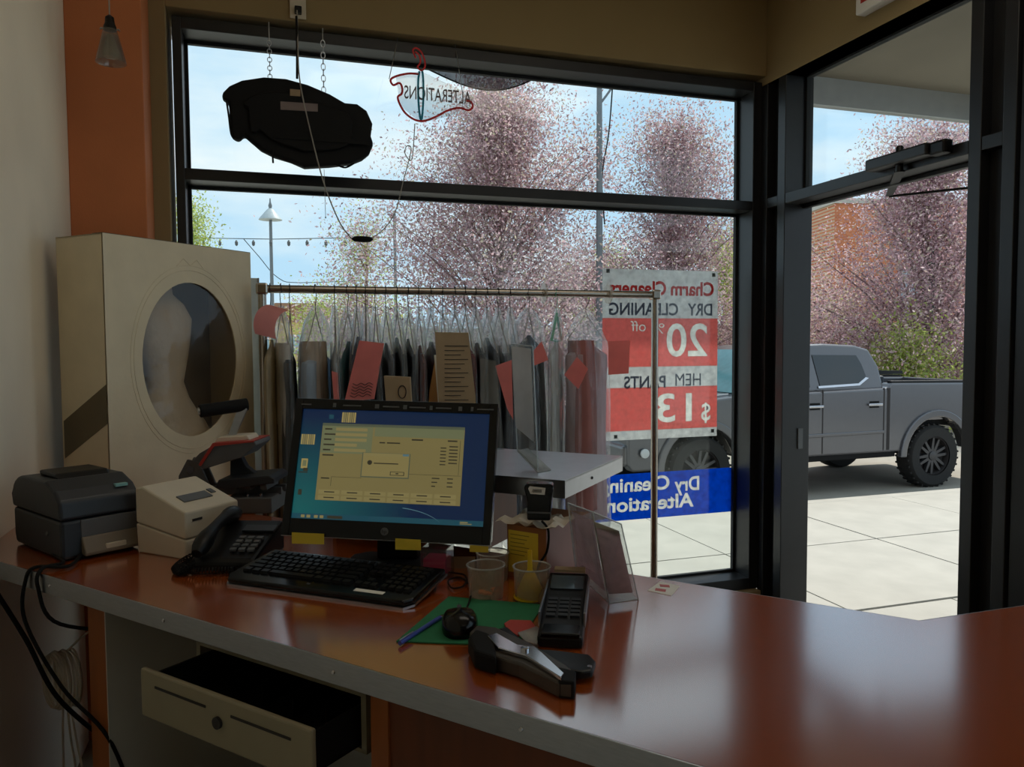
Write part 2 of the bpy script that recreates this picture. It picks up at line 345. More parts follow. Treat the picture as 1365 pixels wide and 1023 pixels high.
for a in ((yy[2]-.014, yy[2], zb1, zh1), (yy[3], yy[3]+.014, zb1, zh1), (yy[3], yy[2], zb1, zb1+.014), (yy[3], yy[2], zh1-.014, zh1)): g.bb(2.768, 2.792, a[0], a[1], a[2], a[3])
g.build('glazing_bead', M_RUBBER, W2, world=True)
MB().bb(2.777, 2.783, yy[3], yy[2], zb1, zh1).build('pane', M_GLASS, W2, world=True)
W3 = sroot('added_window', 'unseen black-framed side window added for daylight beside the entrance', (XD, -.9, .3))  # out of view, added to bring daylight into the room from the right
for a, b in ((-3.3, -3.24), (-1.75, -1.69), (-.2, -.14), (1.49, 1.55)): bar('mullion', XD+.02, XO, a, b, .3, 2.95, W3)
for a, b in ((.3, .36), (2.89, 2.95)): bar('frame_rail', XD+.02, XO, -3.24, 1.49, a, b, W3)
for a, b in ((-3.24, -1.75), (-1.69, -.2), (-.14, 1.49)): MB().bb(2.777, 2.783, a, b, .36, 2.89).build('pane', M_GLASS, W3, world=True)
# door leaf swung outward against the far side of the post
D1 = sroot('door_1', 'black glazed door standing open outside', (XO, yy[3], 0))
dy = yy[3]-.03
for a in ((XO+.01, XO+.09, .02, 2.29), (XO+.82, XO+.90, .02, 2.29)): bar('stile', a[0], a[1], dy-.022, dy+.022, a[2], a[3], D1)
for a in ((.02, .22), (2.19, 2.29)): bar('rail', XO+.09, XO+.82, dy-.022, dy+.022, a[0], a[1], D1)
MB().bb(XO+.09, XO+.82, dy-.003, dy+.003, .22, 2.19).build('pane', M_GLASS, D1, world=True)
MB().tube([(XO+.78, dy+.03, .8), (XO+.78, dy+.07, .82), (XO+.78, dy+.07, 1.22), (XO+.78, dy+.03, 1.24)], .012).build('door_handle', M_STEEL, D1, smooth=True, world=True)
# door closer on the transom
pc0 = onX(1160, 224, XD-.03); pc1 = onX(1256, 204, XD-.03)
cl = thing('door_closer', 'black door closer with folded arm on the doorway transom', 'door closer', (XD, (pc0.y+pc1.y)/2, zb0))
zc = pc0.z+.005
MB().bb(XD-.062, XD-.001, pc1.y+.05, pc0.y, zc-.026, zc+.026).build('closer_body', M_FRAME, cl, world=True, bevel=.008)
MB().bb(XD-.05, XD-.001, pc1.y-.03, pc1.y+.05, zc-.034, zc+.024).build('valve_end', M_BLACK, cl, world=True, bevel=.012)
pv = onX(1199, 215, XD-.03); k = MB(); k.lathe([(.016, -.06), (.016, .045), (.011, .052)], 16, Matrix.Translation((XD-.03, pv.y, zc))); k.build('pinion', M_BLACK, cl, smooth=True, world=True)
el = onz(1185, 262, zc-.075); en = onz(1296, 250, zc-.075)
k = MB(); k.slab([Vector((XD-.045, pv.y+.012, zc-.055)), Vector((XD-.015, pv.y-.018, zc-.055)), el+Vector((.01, -.012, .004)), el+Vector((-.01, .012, .004))], .008)
k.build('arm_lever', M_BLACK, cl, world=True)
MB().tube([el, en], .006).build('arm_rod', M_BLACK, cl, world=True, smooth=True)
# exit sign over the doorway
e0 = onX(1146, 22, XD-.03)
ex = thing('exit_sign', 'white exit sign with red letters above the doorway', 'exit sign', (XD-.03, e0.y-.16, e0.z))
MB().bb(XD-.055, XD-.001, e0.y-.33, e0.y, e0.z, e0.z+.19).build('housing', M_PAPER, ex, world=True, bevel=.006)
text('lettering', 'EXIT', .17, M_RED, ex, Matrix.Translation((-.0265, 0, .095)) @ frame_mat((0, 0, 0), (0, -1, 0), (0, 0, 1)), bold=.004, width=.26)

# --- outside ground
SW = -.1
sw = struct(MB().bb(-14, 24, 3.9, 6.86, SW-.16, SW-.022).bb(XO, 24, -7, 3.9, SW-.16, SW-.022).build('floor_sidewalk', M_JOINT), 'pale concrete sidewalk outside')
sw.name = 'floor_2'
def slabs(x0, x1, y0, y1, nx, ny, par):
    me = None; dx, dy_ = (x1-x0)/nx, (y1-y0)/ny
    for i in range(nx):
        for j in range(ny):
            c = (x0+(i+.5)*dx, y0+(j+.5)*dy_, SW-.012+random.uniform(-.0015, .0015))
            if me is None:
                o = MB().box((0, 0, 0), (dx-.014, dy_-.014, .024)).build('slab', M_CONC, par, bevel=.004); me = o.data
            else:
                o = bpy.data.objects.new('slab', me); COL.objects.link(o); o.parent = par
            o.location = c
slabs(-4.0, 17, 3.92, 6.7, 14, 2, sw)
slabs(XO+.02, XO+.02+6*1.45, -3.6, 3.9, 6, 5, sw)
struct(MB().bb(-14, 24, 6.70, 6.86, -.26, SW).build('trim_2', M_CONC, bevel=.02), 'concrete kerb along the street')
struct(MB().bb(-40, 70, 6.86, 60, -.3, -.2).build('floor_3', M_ASPH), 'sunlit grey street')
struct(MB().bb(-40, 70, 12.6, 60, -.21, -.08).build('floor_4', M_CONC), 'far pavement across the street')
# --- entrance canopy
cz1, cz0 = onY(1190, 114, 4.3).z, onY(1190, 150.5, 4.3).z
cn = thing('entrance_canopy', 'grey canopy with pale fascia over the shop front', 'canopy', (4, 4.3, cz0))
MB().bb(-3, 5.0, 3.9, 4.3, cz1, cz1+.1).bb(XO, 5.0, 1.4, 3.9, cz1, cz1+.1).bb(XO, 3.2, -4.2, 1.4, cz1, cz1+.1).build('soffit', M_SOFFIT, cn, world=True)
MB().bb(-3, 5.06, 4.3, 4.36, cz0, cz1+.3).build('fascia', M_FASCIA, cn, world=True, bevel=.006); MB().bb(5.0, 5.06, 1.4, 4.3, cz0, cz1+.3).build('fascia', M_FASCIA, cn, world=True, bevel=.006)
struct(MB().bb(-8, 5, 3.92, 4.2, cz1+.1, 6).build('wall_facade', M_WALL)).name = 'wall_outside'

# ================================================================== COUNTER
TZ = 1.07
A = Vector((.643, -.766, 0)).normalized(); N = Vector((-A.y, A.x, 0))      # along the near edge, towards the window
E0 = Vector((.224, 1.17, 0))
def near(x): t = (x-E0.x)/A.x; return E0+A*t
def nearY(y): t = (y-E0.y)/A.y; return E0+A*t
F0 = Vector((.821, 1.546, 0)); KX, KY = 1.175, 1.135
Pn0 = near(XW+.002); Pn1 = nearY(.43); Fl = F0+Vector((-.653, .757, 0))*1.24
poly = [(Pn0.x, Pn0.y), (Pn1.x, Pn1.y), (2.3, .43), (2.3, KY), (KX, KY), (Fl.x, Fl.y), (-.03, Fl.y+.04), (-.03, 3.42), (XW+.002, 3.42)]
ct = thing('service_counter', 'orange laminate service counter with a metal edge strip', 'counter', (.3, 1.2, 0))
MB().prism(poly, TZ-.04, TZ).build('worktop', M_LAM, ct, world=True)
def strip(name, p, q, out, z0, z1, m, t=.003):
    p, q = Vector(p), Vector(q); d = (q-p).normalized(); o = Vector(out)
    k = MB(); k.hexa([Vector((*v[:2], z)) for z in (z0, z1) for v in (p, q, q+o*t, p+o*t)]); return k.build(name, m, ct, world=True, bevel=.0008)
strip('edge_strip', Pn0, Pn1, -N, TZ-.043, TZ, M_STEEL)
strip('edge_strip', Pn1, (2.3, .43, 0), (0, -1, 0), TZ-.043, TZ, M_STEEL)
strip('edge_strip', (KX, KY, 0), (2.3, KY, 0), (0, 1, 0), TZ-.043, TZ, M_STEEL)
strip('edge_strip', Fl, (KX, KY, 0), Vector((.757, .653, 0)), TZ-.043, TZ, M_STEEL)
for s_ in (.35, .78, 1.25, 1.62):
    p = Pn0+A*s_-N*.0035; MB().lathe([(.004, 0), (.003, .0015)], 10, frame_mat((p.x, p.y, TZ-.022), A, (0, 0, 1))).build('trim_screw', M_CHROME, ct, world=True)
# cabinet work under the counter, in edge coordinates (s along the edge from the wall, d inwards)
def SP(s, d, z): p = Pn0+A*s+N*d; return Vector((p.x, p.y, z))
def sbox(k, s0, s1, d0, d1, z0, z1): k.hexa([SP(s, d, z) for z in (z0, z1) for s, d in ((s0, d0), (s1, d0), (s1, d1), (s0, d1))]); return k
def s_at(px, py, d): q = onV(px, py, Pn0+N*d, A); return (Vector((q.x, q.y, 0))-Pn0).dot(A), q.z
sA = s_at(118, 850, .05)[0]; sB = s_at(140, 850, .05)[0]; sD = s_at(493, 950, .05)[0]; sE = s_at(517, 960, .05)[0]
for nm, a, b, m in (('end_panel', sA, sB, M_WOOD), ('inner_panel', sB, sB+.004, M_MELA), ('divider_panel', sD+.002, sE, M_WOOD)):
    sbox(MB(), a, b, .05, .62, 0.0, TZ-.041).build(nm, m, ct, world=True)
sLen = (Pn1-Pn0).dot(A)
sbox(MB(), sE, sLen-.05, .055, .075, 0, TZ-.041).build('door_panel', M_WOODD, ct, world=True)
sbox(MB(), sB, sD, .05, .07, TZ-.075, TZ-.041).build('apron_rail', M_WOOD, ct, world=True)
sbox(MB(), sB, sD, .60, .62, 0, TZ-.041).build('back_panel', M_MELA, ct, world=True)
sbox(MB(), sB+.004, sD, .06, .6, .32, .34).build('lower_shelf', M_BLACKM, ct, world=True)
sbox(MB(), .0, sA, .60, .62, 0, TZ-.041).build('back_panel', M_WOODD, ct, world=True)
k = MB()   # front of the counter towards the customers
for p, q in ((Fl, Vector((KX, KY, 0))), (Vector((KX, KY, 0)), Vector((2.3, KY, 0)))):
    d = (q-p).normalized(); o = Vector((d.y, -d.x, 0)); k.hexa([Vector((*(v+o*t).to_2d(), z)) for z in (0, TZ-.041) for v, t in ((p, .04), (q, .04), (q, .06), (p, .06))])
k.build('front_panel', M_WOOD, ct, world=True)
k = MB(); k.bb(-.07, -.05, 2.55, 3.40, 0, TZ-.041); k.build('return_panel', M_WOOD, ct, world=True)
# cash drawer
cs0, cz_t = s_at(262, 873, .07); cs1 = s_at(488, 950, .07)[0]; ctop = TZ-.083; cbot = ctop-.115
cdz = thing('cash_drawer', 'cream metal cash drawer pulled open under the counter', 'cash drawer', SP((cs0+cs1)/2, .1, cbot))
k = MB()
for a in ((cs0, cs0+.012, cbot, ctop), (cs1-.012, cs1, cbot, ctop), (cs0, cs1, ctop-.012, ctop), (cs0, cs1, cbot, cbot+.008)): sbox(k, a[0], a[1], .07, .5, a[2], a[3])
k.build('housing', M_BEIGE, cdz, world=True)
PULL = .115
k = MB(); sbox(k, cs0+.016, cs1-.016, .07-PULL, .45, cbot+.012, cbot+.018)
for a, b in ((cs0+.016, cs0+.022), (cs1-.022, cs1-.016)): sbox(k, a, b, .07-PULL, .45, cbot+.012, ctop-.03)
k.build('tray', M_BLACKM, cdz, world=True)
fr = sbox(MB(), cs0+.002, cs1-.002, .058-PULL, .07-PULL, cbot+.004, ctop-.016).build('drawer_front', M_BEIGE, cdz, world=True, bevel=.004)
cm = (cs0+cs1)/2; zmid = (cbot+ctop)/2
for a, b in ((cs0+.05, cm-.035), (cm+.035, cs1-.05)): sbox(MB(), a, b, .0565-PULL, .0585-PULL, zmid+.012, zmid+.0165).build('media_slot', M_INK, cdz, world=True)
lp = SP(cm, .056-PULL, zmid-.006); MB().lathe([(.011, -.002), (.011, .004), (.006, .005)], 18, frame_mat(lp, A, (0, 0, 1))).build('lock', M_INK, cdz, world=True, smooth=True)
k = MB(); sbox(k, cs0+.024, cs1-.024, .18, .184, cbot+.018, ctop-.05); 
for i in range(1, 5): s_ = cs0+.02+(cs1-cs0-.04)*i/5; sbox(k, s_, s_+.003, .075, .18, cbot+.018, ctop-.05)
k.build('till_dividers', M_BLACKM, cdz, world=True)

# ================================================================== THINGS ON THE COUNTER
CR = -YAW                                             # local frame facing the camera: x to the right, y away
def facing(px, py, z=TZ, **kw):
    p = onz(px, py, z); s = (p-CAM).dot(FW)/F_PX; return p, s
def lpt(px0, py0, s): return lambda px, py: ((px-px0)*s, (py0-py)*s)

# ---- gown box with an oval window
B0 = Vector((-.489, 2.853, TZ)); bu = Vector((.695, .718, 0)).normalized(); BW, BD, BH = .653, .24, .90
gb = thing('gown_box', 'tall white cardboard gown box with an oval film window', 'box', B0, math.atan2(bu.y, bu.x))
nE = 48; ox, oz, rx, rz_ = .352, .475, .215, .285
def ring(rx, rz, y): return [Vector((ox+rx*math.cos(2*math.pi*i/nE), y, oz+rz*math.sin(2*math.pi*i/nE))) for i in range(nE)]
def rectring(y):
    out = []
    for i in range(nE):
        a = 2*math.pi*i/nE; c, s = math.cos(a), math.sin(a); tx = ((BW-ox) if c > 0 else -ox)/c if abs(c) > 1e-6 else 9; tz = ((BH-oz) if s > 0 else -oz)/s if abs(s) > 1e-6 else 9
        t = min(tx, tz); out.append(Vector((ox+c*t, y, oz+s*t)))
    for cx, cz in ((0, 0), (BW, 0), (BW, BH), (0, BH)):       # snap nearest ring point to each corner
        i = min(range(nE), key=lambda q: (out[q].x-cx)**2+(out[q].z-cz)**2); out[i] = Vector((cx, y, cz))
    return out
k = MB(); O, I = rectring(0), ring(rx, rz_, 0); I2 = ring(rx, rz_, .006); O2 = rectring(.006)
vs = O+I+I2+O2; fs = []
for i in range(nE):
    j = (i+1) % nE; fs += [(i, j, nE+j, nE+i), (nE+i, nE+j, 2*nE+j, 2*nE+i), (2*nE+i, 2*nE+j, 3*nE+j, 3*nE+i)]
k.add(vs, fs).build('front_panel', M_CARD, gb)
for nm, a in (('side_panel', (0, .005, .006, BD, 0, BH)), ('side_panel', (BW-.005, BW, .006, BD, 0, BH)), ('top_panel', (0, BW, .006, BD, BH-.005, BH)), ('bottom_panel', (0, BW, .006, BD, 0, .005))):
    MB().bb(*a).build(nm, M_CARD, gb)
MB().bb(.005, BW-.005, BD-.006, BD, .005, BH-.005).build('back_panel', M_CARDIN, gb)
MB().slab([(-.001, .0, BH+.0012), (BW, .0, BH+.0012), (BW, .05, BH+.0012), (-.001, .05, BH+.0012)], .0015).build('lid_tape', M_TAPE, gb)
MB().slab([(-.0012, BD-.01, .14), (-.0012, BD-.01, .27), (-.0012, .005, .40), (-.0012, .005, .27)], .0015).build('side_tape', M_TAPE, gb)
k = MB()
for e, r in ((1.16, .0014), (1.22, .001)): k.tube([(p.x, -.0005, p.z) for p in ring(rx*e, rz_*e, 0)], r, 5, True)
k.tube([(ox-.06, -.0005, oz+rz_*1.2), (ox-.03, -.0005, oz+rz_*1.30), (ox, -.0005, oz+rz_*1.22), (ox+.03, -.0005, oz+rz_*1.30), (ox+.06, -.0005, oz+rz_*1.2)], .0012, 5)
k.build('embossed_border', M_CARD, gb)
k = MB(); k.add(ring(rx*1.02, rz_*1.02, .009), [list(range(nE))]).build('film_window', M_FILM, gb)
prof = [(.26, .0, .085), (.235, .1, .085), (.17, .2, .075), (.095, .30, .06), (.075, .36, .048), (.10, .46, .055), (.115, .54, .06), (.125, .60, .05), (.09, .655, .04), (.04, .69, .03), (.032, .74, .028)]
k = MB(); vs = []; n = 32
for r, z, d in prof:
    for j in range(n):
        a = 2*math.pi*j/n; q = 1+.07*math.sin(a*8+z*14)*max(0, 1-z/.42); vs.append((ox-.03+r*q*math.cos(a), .115+d*q*math.sin(a), z+.03))
fs = [(i*n+j, i*n+(j+1) % n, (i+1)*n+(j+1) % n, (i+1)*n+j) for i in range(len(prof)-1) for j in range(n)]
k.add(vs, fs).build('gown_bodice', M_SATIN, gb, smooth=True)

# ---- dark label printer
rz = math.radians(33); ux = Vector((math.cos(rz), math.sin(rz), 0)); uy = Vector((-ux.y, ux.x, 0))
lpn = thing('label_printer', 'bulky charcoal label printer on the counter end', 'printer', Vector((-.469, 2.105, TZ))+ux*.095+uy*.125, rz)
XY = frame_mat((-.095, 0, 0), (0, 1, 0), (0, 0, 1))                      # local (y, z) profile extruded along x
lower = [(-.115, .004), (.185, .004), (.195, .03), (.195, .10), (-.115, .10)]
MB().prism(lower, 0, .19, XY).build('base_shell', M_DGREY, lpn, bevel=.008)
upper = [(-.118, .102), (.197, .102), (.197, .135)]+[(p[0], p[1]) for p in arc(.12, .135, .077, .055, 0, 90, 6)]+[(-.03, .192), (-.085, .172), (-.112, .148)]
MB().prism(upper, -.002, .192, XY).build('lid', M_DGREY, lpn, bevel=.01, seg=3)
MB().prism([(-.03, .189), (.09, .190), (.10, .204), (-.01, .204)], .03, .16, XY).build('lid_hump', M_BLACK, lpn, bevel=.006)
MB().bb(.045, .075, -.1, -.07, .165, .172).build('status_light', mat('teal_label', (130, 180, 180), .5), lpn)
MB().bb(-.05, .09, -.1185, -.112, .05, .098).build('dispenser_plate', M_GREY, lpn, bevel=.002)
fp = MB().prism([(-.14, .010), (-.14, .018), (-.122, .055), (-.114, .055), (-.114, .010)], .045, .18, XY).build('peel_bar', mat('warm_grey_plastic', (120, 108, 92), .5), lpn, bevel=.003)
MB().bb(.0, .05, -.139, -.131, .018, .032).build('release_tab', M_CREAM, fp, bevel=.002)
MB().lathe([(.006, 0), (.005, .003)], 12, frame_mat((-.095, -.03, .06), (0, -1, 0), (0, 0, 1))).build('side_button', M_GREY, lpn)
for sx in (-.08, .08):
    MB().lathe([(.008, 0), (.008, .004)], 10, Matrix.Translation((sx, -.09, 0))).build('rubber_foot', M_BLACKM, lpn)

# ---- cream receipt printer
rz = math.radians(45.9); ux = Vector((math.cos(rz), math.sin(rz), 0)); uy = Vector((-ux.y, ux.x, 0))
rp = thing('receipt_printer', 'cream receipt printer with a sloping top', 'printer', Vector((-.19, 2.043, TZ))+ux*.0865+uy*.085, rz)
XY = frame_mat((-.0865, 0, 0), (0, 1, 0), (0, 0, 1))
MB().prism([(-.085, .0), (.085, .0), (.09, .075), (-.0865, .048)], 0, .173, XY).build('base_shell', M_CREAM, rp, bevel=.004)
MB().prism([(-.088, .05), (.09, .077), (.09, .165), (.065, .172), (-.06, .127), (-.088, .118)], 0, .173, XY).build('upper_cover', M_CREAM, rp, bevel=.005)
MB().slab([(-.05, -.045, .1325), (.04, -.045, .1325), (.04, -.015, .1435), (-.05, -.015, .1435)], .006).build('paper_slot', M_GREY, rp)
MB().bb(-.065, -.035, -.0895, -.085, .092, .098).build('front_slot', M_INK, rp)
MB().bb(.045, .07, -.0895, -.085, .088, .096).build('front_slot', M_INK, rp)
MB().slab([(.05, -.03, .1385), (.065, -.03, .1385), (.065, -.01, .1455), (.05, -.01, .1455)], .004).build('feed_button', M_GREY, rp)

# ---- small black tray with a yellow strip, behind the printers
p, s = facing(196, 684)
tr = thing('cable_box', 'small black box with a yellow strip behind the receipt printer', 'box', p, CR)
MB().bb(-.06, .07, 0, .07, 0, .055).build('case', M_BLACKM, tr, bevel=.004)
MB().slab([(-.055, .01, .0565), (.03, .01, .0565), (.03, .03, .0565), (-.055, .03, .0565)], .002).build('yellow_strip', M_YEL, tr)

# ---- heat press
p, s = facing(320, 681); Q = lpt(320, 681, s)
hp = thing('heat_press', 'small grey lever heat press with raised red-edged platen', 'heat press', p, CR)
def pz(k, pts, y0, y1): return k.prism([Q(*q) for q in pts], -y1, -y0, Matrix.Rotation(math.pi/2, 4, 'X'))
x0, x1 = Q(308, 0)[0], Q(369, 0)[0]
MB().bb(x0, x1, -.05, .14, 0, Q(0, 660)[1]).build('base', M_GREY, hp, bevel=.004)
for a in (335, 352): MB().lathe([(.004, 0), (.004, .008), (.002, .01)], 10, Matrix.Translation((Q(a, 0)[0], -.03, Q(0, 660)[1]))).build('base_screw', M_CHROME, hp)
for y0 in (.0, .05): pz(MB(), [(233, 655), (258, 655), (258, 662), (372, 662), (372, 652), (275, 650), (262, 618), (246, 614), (234, 636)], y0+.03, y0+.04).build('side_plate', M_GREY, hp, bevel=.001)
MB().lathe([(.012, -.07), (.012, .0)], 14, frame_mat((Q(250, 0)[0], .028, Q(0, 628)[1]), (1, 0, 0), (0, 0, 1))).build('pivot_bolt', M_STEEL, hp, smooth=True)
MB().lathe([(.012, -.07), (.012, .0)], 14, frame_mat((Q(268, 0)[0], .028, Q(0, 622)[1]), (1, 0, 0), (0, 0, 1))).build('pivot_bolt', M_STEEL, hp, smooth=True)
pz(MB(), [(296, 646), (300, 636), (366, 631), (373, 635), (373, 641), (310, 649)], -.05, .10).build('lower_platen', M_DGREY, hp, bevel=.003)
for a in (312, 330, 352): pz(MB(), [(a, 650), (a+10, 650), (a+8, 640), (a+2, 640)], -.04, .08).build('platen_rib', M_GREY, hp)
pz(MB(), [(303, 642), (345, 640), (325, 624), (318, 610), (304, 612)], .03, .06).build('c_frame', M_DGREY, hp, bevel=.002)
pz(MB(), [(276, 618), (297, 589), (350, 585), (352, 590), (333, 606), (284, 621)], -.06, .09).build('upper_platen', M_GREY, hp, bevel=.003)
pz(MB(), [(277, 615), (296, 587), (350, 584), (349, 586), (298, 591), (280, 617)], -.064, .094).build('platen_rim', M_RED, hp)
pz(MB(), [(284, 605), (297, 581), (336, 579), (340, 585), (299, 588)], -.03, .06).build('heater_cover', M_CREAM, hp, bevel=.003)
pz(MB(), [(303, 585), (313, 585), (331, 546), (326, 536), (321, 538)], .01, .02).build('lever_arm', M_STEEL, hp, bevel=.002)
pz(MB(), [(246, 622), (262, 606), (300, 584), (305, 590), (268, 618), (252, 632)], .035, .045).build('link_arm', M_GREY, hp, bevel=.002)
ha = Vector((*[Q(278, 0)[0]], -.05, Q(0, 546)[1])); hb = Vector((Q(329, 0)[0], .03, Q(0, 540)[1]))
MB().tube([ha, hb], .0205, 18).build('handle_grip', M_BLACKM, hp, smooth=True, bevel=.003)
MB().tube([ha-(hb-ha)*.03, ha], .012, 14).build('handle_end', M_STEEL, hp, smooth=True)

# ---- desk phone
rz = math.radians(-22)
ph = thing('desk_phone', 'black corded desk phone beside the keyboard', 'telephone', (-.060, 2.002, TZ), rz)
XY = frame_mat((-.08, 0, 0), (0, 1, 0), (0, 0, 1))
MB().prism([(-.10, .0), (.10, .0), (.10, .075), (.085, .078), (-.09, .03), (-.10, .022)], 0, .155, XY).build('phone_base', M_BLACK, ph, bevel=.008)
sl = math.atan2(.048, .19); kp = Matrix.Translation((.03, -.03, .0515)) @ Matrix.Rotation(sl, 4, 'X')
kd = None
for r_ in range(4):
    for c_ in range(3):
        if kd is None: o = MB().box((0, 0, 0), (.015, .011, .006)).build('dial_key', M_GREY, ph, bevel=.001); kd = o.data
        else:
            o = bpy.data.objects.new('dial_key', kd); COL.objects.link(o); o.parent = ph
        o.matrix_local = kp @ Matrix.Translation((-.02+c_*.022, -.035+r_*.019, 0))
MB().slab([kp @ Vector(q) for q in ((-.035, .055, .0), (.045, .055, 0), (.045, .085, 0), (-.035, .085, 0))], .006).build('phone_display', M_DGREY, ph)
hs = [(-.055, -.115+.23*t, (.045+.048*t+.020*math.sin(math.pi*t))) for t in [i/12 for i in range(13)]]
hr = [.012]+[.020, .022, .020, .016, .014, .0135, .014, .016, .020, .022, .020]+[.012]
MB().tube(hs, hr, 14).build('handset', M_BLACK, ph, smooth=True)
cb_ = smoothpath([(-.055, -.128, .03), (-.075, -.145, .012), (-.105, -.12, .011), (-.118, -.05, .011), (-.112, .02, .011), (-.100, -.04, .011), (-.095, -.11, .011), (-.05, -.135, .011), (.0, -.132, .011), (.04, -.125, .011)], 40); cp = []
for i, c in enumerate(cb_):
    d_ = (cb_[min(i+1, len(cb_)-1)]-cb_[max(i-1, 0)]).normalized(); sd2 = Vector((-d_.y, d_.x, 0)); a = i*1.05
    cp.append(c+sd2*.0075*math.cos(a)+Vector((0, 0, .0075*math.sin(a))))
MB().tube(cp, .0018, 5).build('coiled_cord', M_BLACKM, ph, smooth=True)

# ---- monitor
MYAW, MT = math.radians(-24.36), math.radians(16.2); MWd, MHt = .49, .3236
mn = thing('computer_monitor', 'black widescreen monitor showing a program window', 'monitor', (.278, 1.788, TZ), MYAW)
PM = Matrix.Translation((0, 0, 1.309-TZ)) @ Matrix.Rotation(-MT, 4, 'X') @ Matrix.Rotation(math.radians(1.46), 4, 'Y')
def mbox(x0, x1, y0, y1, z0, z1): return MB().bb(x0, x1, y0, y1, z0, z1, M=PM)
mbox(-MWd/2, MWd/2, .004, .034, -MHt/2, MHt/2).build('back_shell', M_GLOSSB, mn, bevel=.008)
k = MB(); sx0, sx1, sz0, sz1 = -MWd/2+.019, MWd/2-.019, -MHt/2+.040, MHt/2-.025
for a in ((-MWd/2, sx0, -MHt/2, MHt/2), (sx1, MWd/2, -MHt/2, MHt/2), (sx0, sx1, -MHt/2, sz0), (sx0, sx1, sz1, MHt/2)): k.bb(a[0], a[1], -.002, .004, a[2], a[3], M=PM)
bz = k.build('bezel', M_GLOSSB, mn, bevel=.001)
mbox(-MWd/2-.001, MWd/2+.001, .003, .007, -MHt/2-.0015, -MHt/2+.001).build('trim_line', M_ACRYLE, mn)
k = MB()
def srect(k, u0, u1, v0, v1, layer): # u,v in 0..1 over the screen, v downwards
    X0, X1 = sx0+(sx1-sx0)*u0, sx0+(sx1-sx0)*u1; Z0, Z1 = sz1-(sz1-sz0)*v1, sz1-(sz1-sz0)*v0; y = .0035-layer*.00025
    k.quad([PM @ Vector(q) for q in ((X0, y, Z0), (X1, y, Z0), (X1, y, Z1), (X0, y, Z1))])
def screenmat():
    m = bpy.data.materials.new('screen_wallpaper'); m.use_nodes = True; t = m.node_tree; b = t.nodes['Principled BSDF']; b.inputs['Base Color'].default_value = (.01, .01, .01, 1); b.inputs['Roughness'].default_value = .35
    co = t.nodes.new('ShaderNodeTexCoord'); gr = t.nodes.new('ShaderNodeTexGradient'); gr.gradient_type = 'SPHERICAL'; mp_ = t.nodes.new('ShaderNodeMapping')
    mp_.inputs['Location'].default_value = (.55, 0, -.45); mp_.inputs['Scale'].default_value = (2.6, .01, 3.2)
    r = t.nodes.new('ShaderNodeValToRGB'); r.color_ramp.elements[0].color = lin((4, 26, 54)); r.color_ramp.elements[0].position = .3; r.color_ramp.elements[1].color = lin((16, 80, 80)); r.color_ramp.elements[1].position = 1.
    t.links.new(co.outputs['Object'], mp_.inputs[0]); t.links.new(mp_.outputs[0], gr.inputs[0]); t.links.new(gr.outputs[0], r.inputs[0]); t.links.new(r.outputs[0], b.inputs['Emission Color']); b.inputs['Emission Strength'].default_value = 1
    return m
SM = [screenmat(), emit('scr_window', (108, 98, 60)), emit('scr_form', (94, 98, 70)), emit('scr_field', (118, 108, 68)), emit('scr_text', (44, 40, 28)), emit('scr_icon', (140, 124, 74)), emit('scr_dialog', (118, 107, 66)), emit('scr_title', (70, 76, 60)), emit('scr_arc', (70, 100, 108)), emit('scr_bar', (20, 62, 74))]
srect(k, 0, 1, 0, 1, 0)
def R(mi, *a): k.cur = mi; srect(k, *a)
R(1, .115, .875, .125, .83, 1); R(7, .115, .875, .125, .15, 2); R(2, .118, .39, .15, .40, 2); R(2, .40, .872, .15, .235, 2)
for i in range(6):
    v = .165+i*.048; R(4, .13, .17+.02*(i % 2), v+.008, v+.022, 3); 
    if i < 5: R(3, .19, .36-.05*(i == 3), v, v+.028, 3)
R(4, .60, .66, .248, .262, 3); R(4, .79, .84, .248, .262, 3); R(4, .47, .54, .285, .297, 3); R(4, .43, .46, .285, .297, 3)
for i in range(6): R(4, .80, .845, .30+.03*i, .311+.03*i, 3); R(4, .755, .785, .315+.03*i, .325+.03*i, 3)
R(4, .855, .857, .25, .56, 3); R(4, .40, .87, .565, .568, 3)
for i in range(3): R(4, .72, .76-.01*i, .59+.035*i, .60+.035*i, 3); R(4, .80, .83, .59+.035*i, .60+.035*i, 3)
R(4, .135, .18, .625, .637, 3); R(4, .19, .35, .615, .618, 3); R(4, .19, .192, .615, .70, 3)
for i in range(6):
    u = .13+.122*i
    for v in (.735, .785):
        R(3, u, u+.112, v, v+.038, 3); R(4, u+.03, u+.085, v+.014, v+.024, 4)
R(7, .345, .60, .385, .61, 5); R(6, .35, .595, .415, .60, 6); R(3, .35, .595, .388, .415, 6); R(8, .56, .592, .39, .408, 7)
R(4, .41, .54, .475, .485, 7); R(4, .50, .575, .55, .585, 7); R(6, .504, .571, .555, .58, 8); R(4, .53, .545, .562, .573, 9)
k.cur = 4; cc = (.388, .475); k.quad([PM @ Vector((sx0+(sx1-sx0)*(cc[0]+.013*math.cos(a)), .0035-.0018, sz1-(sz1-sz0)*(cc[1]+.022*math.sin(a)))) for a in [2*math.pi*i/14 for i in range(14)]])
for u, v in ((.215, .02), (.005, .235)):
    for i in range(7): R((5, 3, 6)[i % 3], u+i*.011, u+i*.011+.009, v, v+.095, 1)
R(5, .02, .055, .46, .55, 1); R(2, .028, .048, .475, .53, 2); R(4, .035, .06, .545, .575, 2); R(4, .01, .06, .58, .59, 1); R(4, .02, .04, .74, .79, 1); R(9, .145, .17, .045, .085, 1)
R(9, .0, 1, .952, 1., 1)
for u in (.05, .08, .12, .15): R(3, u, u+.02, .965, .99, 2)
